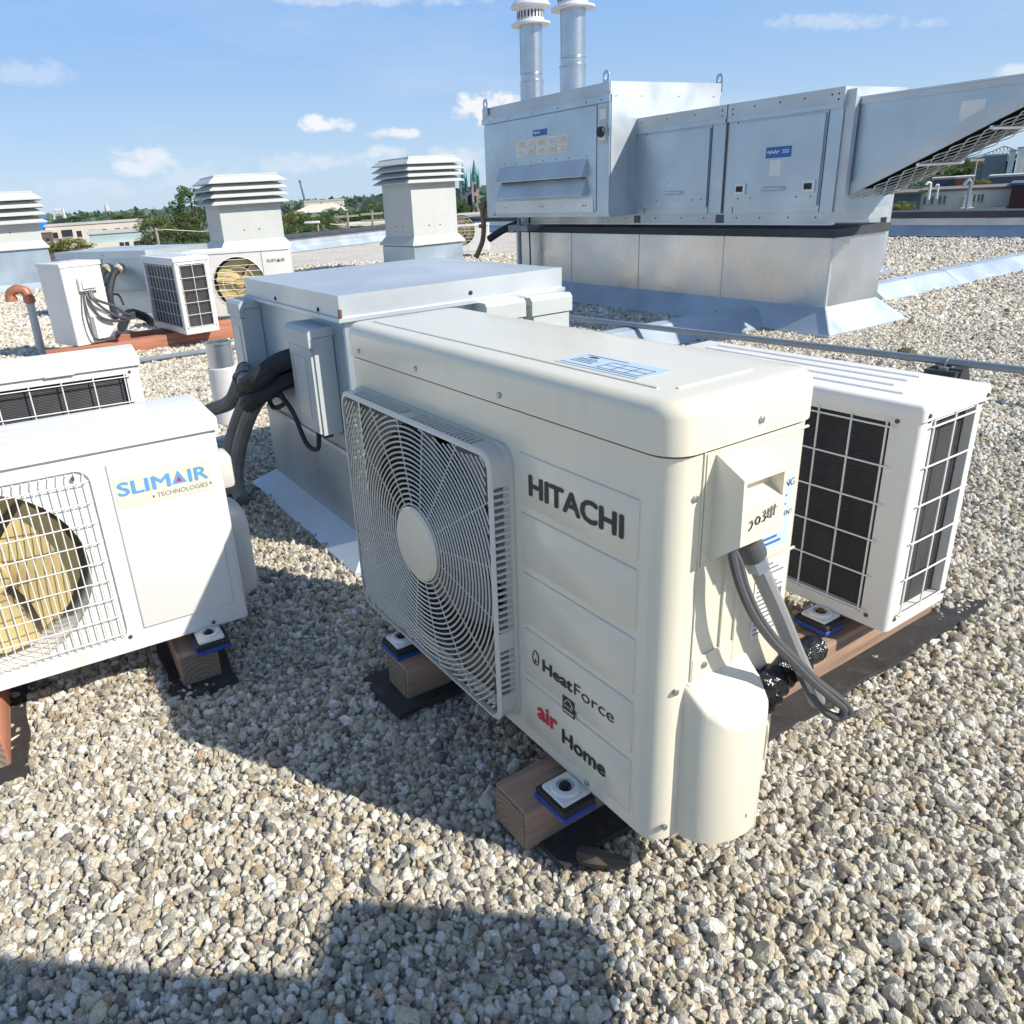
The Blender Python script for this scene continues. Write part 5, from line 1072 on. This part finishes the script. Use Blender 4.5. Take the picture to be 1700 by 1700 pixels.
# ------------------------------------------------------------------ the town beyond the roof
GZ = -9.5
tg = MB(); seg = 48
tg.lathe([(6000, GZ-.5), (6000, GZ), (.5, GZ)], seg, (0, 0, 0)); o = tg.build('terrain', 'terrain', None, False); tag(o, kind='structure')
def leafmesh(name, n_, cl, leafs, mat, seed, flat=.75):
    """a crown of small leaf faces clustered in clumps inside a unit volume"""
    rg = np.random.default_rng(seed); cen = rg.normal(size=(cl, 3)); cen /= np.linalg.norm(cen, axis=1)[:, None]; cen *= rg.uniform(.25, .86, (cl, 1))**.6; cen[:, 2] *= flat
    rad = rg.uniform(.12, .3, cl); ci = rg.integers(0, cl, n_); d = rg.normal(size=(n_, 3)); d /= np.linalg.norm(d, axis=1)[:, None]
    P_ = cen[ci]+d*(rad[ci]*rg.uniform(.35, 1, n_)**.45)[:, None]
    a = rg.normal(size=(n_, 3)); a /= np.linalg.norm(a, axis=1)[:, None]; b_ = np.cross(a, rg.normal(size=(n_, 3))); b_ /= np.linalg.norm(b_, axis=1)[:, None]
    s_ = leafs*rg.uniform(.6, 1.4, (n_, 1)); V = np.stack([P_-a*s_, P_+b_*s_*.6, P_+a*s_, P_-b_*s_*.6], 1).reshape(-1, 3)
    me = bpy.data.meshes.new(name); me.from_pydata(V.tolist(), [], np.arange(n_*4).reshape(-1, 4).tolist()); me.materials.append(M[mat])
    at_ = me.attributes.new('shade', 'FLOAT', 'POINT'); sh = np.clip(rg.normal(.45, .16, cl)[ci]+rg.normal(0, .12, n_), 0, 1); at_.data.foreach_set('value', np.repeat(sh, 4).astype(np.float32)); return me
CR = [leafmesh('crown', 5200, 44, .04, 'leaf', 1), leafmesh('crown', 4200, 34, .038, 'leaf', 2, .95), leafmesh('crown', 4600, 40, .042, 'leaf_pale', 3), leafmesh('crown', 5200, 46, .036, 'leaf', 4, 1.15)]
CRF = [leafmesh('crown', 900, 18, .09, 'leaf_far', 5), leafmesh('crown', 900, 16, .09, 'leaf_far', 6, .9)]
def tree(px, ytop, ybot, depth, halfw, label, kind=0, far=False, gz=GZ):
    c_ = aty(px, (ytop+ybot)/2, depth); hh = (aty(px, ytop, depth).z-aty(px, ybot, depth).z)/2; hwm = halfw/F*depth/math.cos(PITCH)
    t = thing('tree', label, 'tree', (c_.x, c_.y, gz), random.uniform(0, 6), 'trees beyond the roof')
    tk = MB(); b_ = c_.z-gz
    if b_ > .6:
        r0 = max(.12, hwm*.07); tk.tube([(0, 0, 0), (.1, .05, b_*.4), (.0, .1, b_*.8), (.05, 0, b_+hh*.4)], [r0*1.4, r0, r0*.8, r0*.25], 7)
        for q in range(6): an = q*1.05+.3; l_ = hwm*.7; tk.tube([(.05, .05, b_*.6+hh*.1*q), (l_*.5*math.cos(an), l_*.5*math.sin(an), b_*.75+hh*.14*q), (l_*math.cos(an), l_*math.sin(an), b_*.9+hh*.16*q)], [r0*.5, r0*.3, r0*.1], 5)
        tk.build('trunk', 'bark', t)
    me = (CRF if far else CR)[kind]; cr = bpy.data.objects.new('crown', me); COL.objects.link(cr); cr.parent = t; cr.location = (0, 0, c_.z-gz); cr.scale = (hwm, hwm, hh); return t
def building(name, px0, px1, ytop, ybot, depth, thick, mat, label, cat='building', roof=None, wins=None, wmat='glass_dark', rz=0, over=0., group=None):
    pm = (px0+px1)/2; c_ = aty(pm, (ytop+ybot)/2, depth); az = math.atan2(c_.x, c_.y); nd = Vector((math.sin(az), math.cos(az), 0)); rv = Vector((nd.y, -nd.x, 0))
    def onp(px, py):
        d = ray(px, py); return Vector((0, 0, CAM_H))+d*(c_.dot(nd)/d.dot(nd))
    a = onp(px0, (ytop+ybot)/2+(pm-px0)*.0625); b_ = onp(px1, (ytop+ybot)/2-(px1-pm)*.0625); w = (b_-a).dot(rv)
    zt_, zb_ = onp(pm, ytop).z, onp(pm, ybot).z
    t = thing(name, label, cat, (a.x, a.y, zb_), -az+rz, group)
    MB().box(0, w, 0, thick, min(-2., GZ-zb_) if over else -6, zt_-zb_).build('wall', mat, t, False)
    MB().box(-.15, w+.15, -.12, thick+.1, zt_-zb_, zt_-zb_+.18*depth/100+.05).build('roof_edge', roof or 'roof_pale', t, False)
    for wn in wins or ():
        f0, f1, h0, h1 = wn; H__ = zt_-zb_; fr_ = MB().box(f0*w, f1*w, -.05, .02, h0*H__, h1*H__).build('window', wmat, t, False)
        MB().box(f0*w-.06, f1*w+.06, -.09, .02, h0*H__-.1, h0*H__-.01).build('sill', 'roof_pale', fr_, False)
    return t, w, zt_-zb_
building('apartment_block', 78, 239, 371.5, 402, 120, 14, 'bldg_beige', 'long beige two-storey block with dark windows at far left', wins=[(x, x+.05, .35, .68) for x in (.06, .30, .56, .70, .79, .88)]+[(.15, .26, .4, .78), (.45, .5, .4, .7)], over=1)
building('brick_house', 64, 88, 386, 404, 112, 8, 'bldg_brown', 'dark brown house wall left of the beige block', over=1, wins=[(.5, .75, .15, .45)])
building('blue_shed', 57, 78, 363, 379, 125, 5, 'tarp_blue', 'bright blue boxy structure on the roofline at far left', 'shed', over=1, roof='tarp_blue')
t_, w_, h_ = building('low_workshop', 150, 262, 386, 412, 92, 12, 'bldg_blue', 'low blue-grey workshop in front of the beige block', over=1, wins=[(x, x+.055, .16, .38) for x in (.42, .50, .63, .72, .83)])
MB().box(0, w_, -.3, -.02, 0, h_*.46).build('lower_wall', 'bldg_cream', t_, False)
for x in (.42, .50, .63, .72, .83): MB().box(x*w_, (x+.06)*w_, -.36, -.28, h_*.16, h_*.40).build('window', 'glass_dark', t_, False)
MB().box(0, w_*.2, .3, 4, h_, h_*1.28).build('penthouse', 'bldg_blue', t_, False); MB().box(.82*w_, .95*w_, -.9, -.05, h_*.42, h_*.86).build('balcony_box', 'galv_dull', t_, False)
# sign gantry far off
t = thing('sign_gantry', 'small white framework gantry rising over the trees at far left', 'gantry', tuple(aty(98, 364, 420)))
sg = lambda px, py: aty(px, py, 420)-aty(98, 364, 420)
for a, b_ in (((90, 364), (90, 347)), ((107, 362), (104, 346)), ((90, 349), (105, 348)), ((92, 357), (106, 356)), ((110, 364), (104, 350))): MB().tube([sg(*a), sg(*b_)], .5, 5).build('post', 'white_far', t)
MB().box(sg(93, 350).x, sg(102, 350).x, -.6, .6, sg(98, 355).z, sg(98, 349).z).build('panel', 'white_far', t)
t = thing('far_tower', 'tiny pale stepped tower on the horizon at far left', 'tower', tuple(aty(179, 354, 1500)))
MB().box(-9, 9, -4, 4, -30, 4).build('base', 'roof_pale', t); MB().lathe([(5, 3), (4, 12), (.5, 17)], 8).build('spire', 'roof_pale', t)
# trees at the left
for a in ((318, 302, 372, 74, 36, 'tall airy tree rising beside the middle ventilator', 1), (300, 345, 412, 72, 42, 'dense broad tree below the tall airy tree', 0), (262, 352, 400, 84, 34, 'round tree right of the beige block', 2), (112, 390, 430, 50, 40, 'low bushy tree in front of the brown house', 2), (250, 384, 414, 66, 22, 'dark shrubby tree by the utility pole', 0), (215, 350, 372, 150, 32, 'rounded tree behind the beige block', 0), (140, 354, 374, 160, 34, 'rounded tree over the beige block roof at its left', 1), (335, 380, 425, 60, 30, 'tree showing left of the middle ventilator shaft', 1)):
    tree(*a[:5], a[5], a[6])
# middle trees
for i, (px, yt, yb, dp, hw_) in enumerate(((500, 352, 398, 90, 28), (535, 355, 395, 110, 26), (488, 345, 380, 140, 22), (553, 346, 378, 130, 24), (590, 345, 376, 150, 26), (628, 340, 376, 150, 26), (612, 336, 352, 260, 16), (520, 374, 404, 70, 26), (562, 372, 398, 80, 24), (478, 372, 412, 60, 24), (655, 345, 380, 120, 20))):
    tree(px, yt, yb, dp, hw_, ('pale green' if i % 3 == 2 else 'deep green')+' tree between the two ventilators, %s' % ('in the far row behind the poles', 'left of the crossarm poles', 'nearest the middle ventilator', 'under the beige hall', 'between the two crossarm poles', 'right of the second crossarm pole', 'dark and alone on the skyline', 'in front by the street lamp', 'just above the parapet cap', 'touching the middle ventilator', 'touching the right-hand ventilator')[i], (0, 1, 2, 3)[i % 4])
building('beige_hall', 506, 572, 334, 352, 330, 20, 'bldg_beige', 'beige flat-roofed hall on the skyline between the ventilators', over=1, wins=[(x, x+.03, .3, .62) for x in (.45, .52, .6, .67, .75, .82, .9)])
t = thing('hip_roof_house', 'house with pale hipped roof among the middle trees', 'house', tuple(aty(532, 352, 250)))
MB().add([(-9, -3, 0), (9, -3, 0), (9, 6, 0), (-9, 6, 0), (-3, 1.5, 2.4), (4, 1.5, 2.4)], [(0, 1, 5, 4), (1, 2, 5), (2, 3, 4, 5), (3, 0, 4)]).build('roof', 'bldg_cream', t, False); MB().box(-8, 8, -2.5, 5, -10, 0).build('wall', 'bldg_cream', t, False)
t = thing('crane', 'thin grey crane jib leaning on the skyline between the ventilators', 'crane', tuple(aty(510, 335, 380))); b_ = aty(498, 303, 380)-aty(510, 335, 380)
MB().tube([(0, 0, -6), b_], [.8, .45], 5).build('jib', 'steel_far', t); MB().tube([b_, b_+Vector((0, 0, 1))], .7, 5).build('jib_head', 'steel_far', t)
building('low_warehouse', 578, 668, 373, 388, 100, 10, 'bldg_slate', 'long low dark warehouse behind the parapet between the ventilators', over=1, roof='bldg_cream')
for i, (px, yt, arms) in enumerate(((576, 353, (359,)), (617, 350, (355, 366)))):
    b_ = aty(px, yt, 75); t = thing('utility_pole', 'pale utility pole with %s between the ventilators' % ('one crossarm' if i == 0 else 'two crossarms'), 'pole', (b_.x, b_.y, GZ), .2, 'utility poles')
    MB().tube([(0, 0, 0), (0, 0, b_.z-GZ)], [.16, .11], 7).build('pole', 'pole_wood', t)
    for y in arms: z_ = aty(px, y, 75).z-GZ; MB().box(-1.05, 1.05, -.08, .08, z_-.09, z_+.09).build('crossarm', 'pole_wood', t); 
b_ = aty(527, 371, 46); t = thing('street_lamp', 'pale cobra-head street lamp above the parapet', 'street lamp', (b_.x, b_.y, GZ)); MB().tube([(0, 0, 0), (0, 0, b_.z-GZ), (-.2, 0, b_.z-GZ+.1), (-.6, 0, b_.z-GZ)], .06, 6).build('post', 'pole_wood', t); MB().rbox(-.75, .15, -.12, .12, b_.z-GZ, b_.z-GZ+.14, .05, 2).build('lamp_head', 'white_far', t)
b_ = aty(258, 378, 60); t = thing('utility_pole', 'grey utility pole by the blue-grey workshop with a wire to the right', 'pole', (b_.x, b_.y, GZ), 0, 'utility poles'); MB().tube([(0, 0, 0), (0, 0, b_.z-GZ)], .11, 7).build('pole', 'pole_wood', t); MB().box(-.7, .5, -.06, .06, b_.z-GZ-.25, b_.z-GZ-.1).build('crossarm', 'pole_wood', t)
MB().tube([(0, 0, b_.z-GZ-.1), (3, 1, b_.z-GZ-.5), (7, 2, b_.z-GZ-.45)], .035, 4).build('wire', 'bldg_cream', t)
cable('service_wire', [aty(548, 372, 75), aty(590, 375, 75), aty(640, 373.5, 75), aty(700, 369, 75)], .05, 'bldg_cream', 'pale service wire strung before the low dark warehouse', 'wire', 4)
# twin-spired church
dpt = 240; c0 = aty(787, 372, dpt)
t = thing('church', 'grey stone church with green copper spires left of the air handler', 'church', (c0.x, c0.y, GZ))
cz = lambda py: aty(787, py, dpt).z-GZ
m1 = lambda px: aty(px, 300, dpt).x-c0.x
for px, ytip, yb, hw_, nm in ((788, 264, 300, 5.6, 0), (769, 270, 304, 5.2, 1)):
    x = m1(px); w_ = hw_/F*dpt
    MB().box(x-w_, x+w_, -w_, w_, 0, cz(yb)).build('tower', 'stone_pink' if nm == 0 else 'stone_grey', t, False)
    sp_ = MB().lathe([(w_*1.25, cz(yb)), (w_*1.15, cz(yb)+1), (w_*.75, cz(yb-10)), (.05, cz(ytip))], 8, (x, 0, 0)).build('spire', 'copper_green', t, False)
    for q in (-1, 1): MB().lathe([(w_*.3, cz(yb)-2), (w_*.3, cz(yb)), (.03, cz(yb)+3.2)], 6, (x+q*w_, -w_, 0)).build('pinnacle', 'copper_green', sp_, False)
    for q in range(3): MB().box(x-w_*.25, x+w_*.25, -w_-.1, -w_+.05, cz(yb)-3-q*3.2, cz(yb)-1-q*3.2).build('belfry_window', 'glass_dark', t, False)
x0, x1 = m1(771), m1(804); MB().box(x0, x1, 2, 26, 0, cz(330)).build('nave', 'stone_grey', t, False)
MB().add([(x0-.3, 1.8, cz(330)), (x1+.3, 1.8, cz(330)), (x1+.3, 27, cz(330)), (x0-.3, 27, cz(330)), ((x0+x1)/2, 1.8, cz(316)), ((x0+x1)/2, 27, cz(316))], [(0, 1, 4), (1, 2, 5, 4), (2, 3, 5), (3, 0, 4, 5)]).build('roof', 'copper_green', t, False)
for q in range(4): MB().box(x0+1+(x1-x0-2)*q/4, x0+1.6+(x1-x0-2)*q/4, 1.9, 2.1, cz(352), cz(340)).build('window', 'glass_dark', t, False)
tree(768, 328, 366, 120, 14, 'tree in front of the church by the right-hand ventilator', 0); tree(812, 352, 372, 110, 12, 'small yellowish tree beside the church', 2)
building('brown_rooftop', 762, 798, 360, 372, 60, 6, 'roof_brown', 'flat brown rooftop below the church', over=1)
# right side: sheds and houses beyond the parapet
t_, w_, h_ = building('white_shed', 1527, 1677, 316, 347, 62, 8, 'bldg_cream', 'long cream shed with slit windows beyond the right parapet', over=1, roof='roof_brown', wins=[(x, x+.022, .35, .75) for x in (.045, .13, .22, .27, .60, .65, .69)], wmat='stone_grey')
MB().box(.48*w_, .97*w_, -1.6, -.05, -1, h_*.10).build('loading_deck', 'roof_pale', t_, False)
MB().box(.50*w_, .60*w_, -.5, -.05, h_*.1, h_*.72).build('rooftop_plant', 'white_far', t_, False)
building('grey_annex', 1470, 1528, 323, 348, 64, 8, 'stone_grey', 'grey wall with one window left of the cream shed', over=1, roof='roof_brown', wins=[(.52, .66, .35, .62)])
building('dark_brick_block', 1676, 1760, 306, 350, 58, 8, 'brick_dark', 'dark red brick block at the right edge of the picture', over=1, roof='bldg_slate')
building('slate_block', 1641, 1760, 292, 312, 90, 8, 'bldg_slate', 'dark slate-coloured block behind the cream shed', over=1, roof='roof_pale')
building('red_brick_house', 1586, 1614, 296, 318, 85, 6, 'brick_red', 'small orange brick house behind the cream shed', over=1, roof='bldg_cream')
building('dark_house', 1548, 1584, 298, 318, 88, 6, 'bldg_slate', 'dark house beside the small orange brick house', over=1, roof='roof_pale', wins=[(.5, .7, .2, .6)])
building('office_block', 1618, 1780, 268, 300, 150, 15, 'bldg_grey', 'grey office block with roof plant at the right skyline', over=1, wins=[(x, x+.02, .3, .42) for x in (.14, .18, .22, .26, .3, .34, .38, .42, .47, .52)], roof='roof_pale')
building('roof_plant_room', 1634, 1672, 259, 270, 152, 8, 'bldg_grey', 'grey plant room on the office block', over=0, roof='roof_pale')
for i, (px, yt, yb, w_) in enumerate(((1680, 252, 270, 10), (1693, 247, 268, 9), (1700, 252, 268, 12))): building('rooftop_unit', px-w_/2, px+w_/2, yt, yb, 148, 4, 'white_far', 'white rooftop plant box on the office block, %s' % ('leftmost', 'tallest', 'at the picture edge')[i], 'plant box', roof='roof_pale', group='plant boxes on the office block')
for i, (px, yt, yb, hw_, dp, kd) in enumerate(((1592, 264, 298, 32, 130, 0), (1535, 298, 318, 16, 95, 1), (1630, 294, 316, 14, 88, 2), (1497, 330, 360, 20, 52, 2), (1562, 288, 302, 16, 120, 0), (1610, 262, 280, 18, 140, 1))):
    tree(px, yt, yb, dp, hw_, 'green tree %s' % ('behind the orange brick house', 'behind the goosenecks of the shed roof', 'right of the orange brick house', 'yellow-green and low in front of the grey annex', 'under the hood mesh', 'left of the office block')[i], kd)
for i, (px, yb, yt, r_, s_) in enumerate(((1543, 317, 304, .1, 1), (1557, 316, 307, .06, 1), (1606, 338, 301, .13, 1))):
    b_, tt = aty(px, yb, 60.5), aty(px, yt, 60.5); h_ = tt.z-b_.z
    t = thing('gooseneck_vent', 'white gooseneck vent on the cream shed, %s' % ('left one', 'smallest', 'tall silver one in front')[i], 'vent', tuple(b_), 0, 'gooseneck vents')
    MB().tube(smoothpath([(0, 0, -.6), (0, 0, h_*.75), (-r_*.6, 0, h_), (-r_*2.2, 0, h_*1.04), (-r_*3.3, 0, h_*.88), (-r_*3.4, 0, h_*.78)], 4), r_, 8).build('duct', 'white_far' if i < 2 else 'flue', t)
b_ = aty(1622, 264, 100); t = thing('utility_pole', 'tall pale pole with crossarm behind the cream shed', 'pole', (b_.x, b_.y, GZ), 0, 'utility poles'); MB().tube([(0, 0, 0), (0, 0, b_.z-GZ)], .13, 6).build('pole', 'pole_wood', t); MB().box(-.9, .9, -.1, .1, b_.z-GZ-.25, b_.z-GZ).build('crossarm', 'pole_wood', t)
# the far cantilever bridge
dpb = 1600; b0 = aty(1600, 264, dpb); t = thing('truss_bridge', 'far steel cantilever truss bridge on the right horizon', 'bridge', tuple(b0)); bp_ = lambda px, py: aty(px, py, dpb)-b0
top = [(1605, 263), (1620, 259.5), (1635, 255.5), (1650, 250), (1660, 245.5), (1667, 242.5), (1675, 245), (1690, 250), (1710, 253), (1740, 250), (1760, 243)]
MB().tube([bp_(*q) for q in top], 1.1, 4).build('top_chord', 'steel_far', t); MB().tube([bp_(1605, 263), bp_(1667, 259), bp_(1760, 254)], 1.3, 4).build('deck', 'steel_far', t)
xs = list(range(1612, 1740, 6)); 
def tz(px):
    for (a, ya), (b__, yb) in zip(top, top[1:]):
        if a <= px <= b__: return ya+(yb-ya)*(px-a)/(b__-a)
for i, px in enumerate(xs):
    dk_ = 263-(px-1605)*.06; MB().tube([bp_(px, dk_), bp_(px, tz(px))], .55, 4).build('truss_member', 'steel_far', t)
    if i: MB().tube([bp_(xs[i-1], tz(xs[i-1])), bp_(px, dk_)], .45, 4).build('truss_member', 'steel_far', t)
# far woodland on the skyline
def woodland():
    n_ = 16000; rg = np.random.default_rng(9); th = rg.uniform(-1.0, 1.1, n_); dd__ = np.exp(rg.uniform(math.log(230), math.log(1900), n_)); X = dd__*np.sin(th); Y = dd__*np.cos(th)
    hgt = 7.+2.2*np.sin(X*.012+1)+1.5*np.sin(Y*.017)+rg.normal(0, 1., n_)+dd__*.0012
    Z = GZ+hgt*rg.uniform(.3, 1., n_)**.5
    s_ = (1.0+dd__*.0042)[:, None]*rg.uniform(.6, 1.4, (n_, 1)); P_ = np.stack([X, Y, Z], 1); a = rg.normal(size=(n_, 3)); a /= np.linalg.norm(a, axis=1)[:, None]; b_ = np.cross(a, rg.normal(size=(n_, 3))); b_ /= np.linalg.norm(b_, axis=1)[:, None]
    V = np.stack([P_-a*s_, P_+b_*s_*.7, P_+a*s_, P_-b_*s_*.7], 1).reshape(-1, 3)
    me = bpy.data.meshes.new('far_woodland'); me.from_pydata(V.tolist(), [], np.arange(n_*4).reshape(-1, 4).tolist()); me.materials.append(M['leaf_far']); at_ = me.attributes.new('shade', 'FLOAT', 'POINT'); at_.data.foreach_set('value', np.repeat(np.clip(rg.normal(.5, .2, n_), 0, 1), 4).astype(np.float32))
    o = bpy.data.objects.new('far_woodland', me); COL.objects.link(o); tag(o, 'continuous green woodland along the horizon', 'woodland', kind='stuff')
woodland()
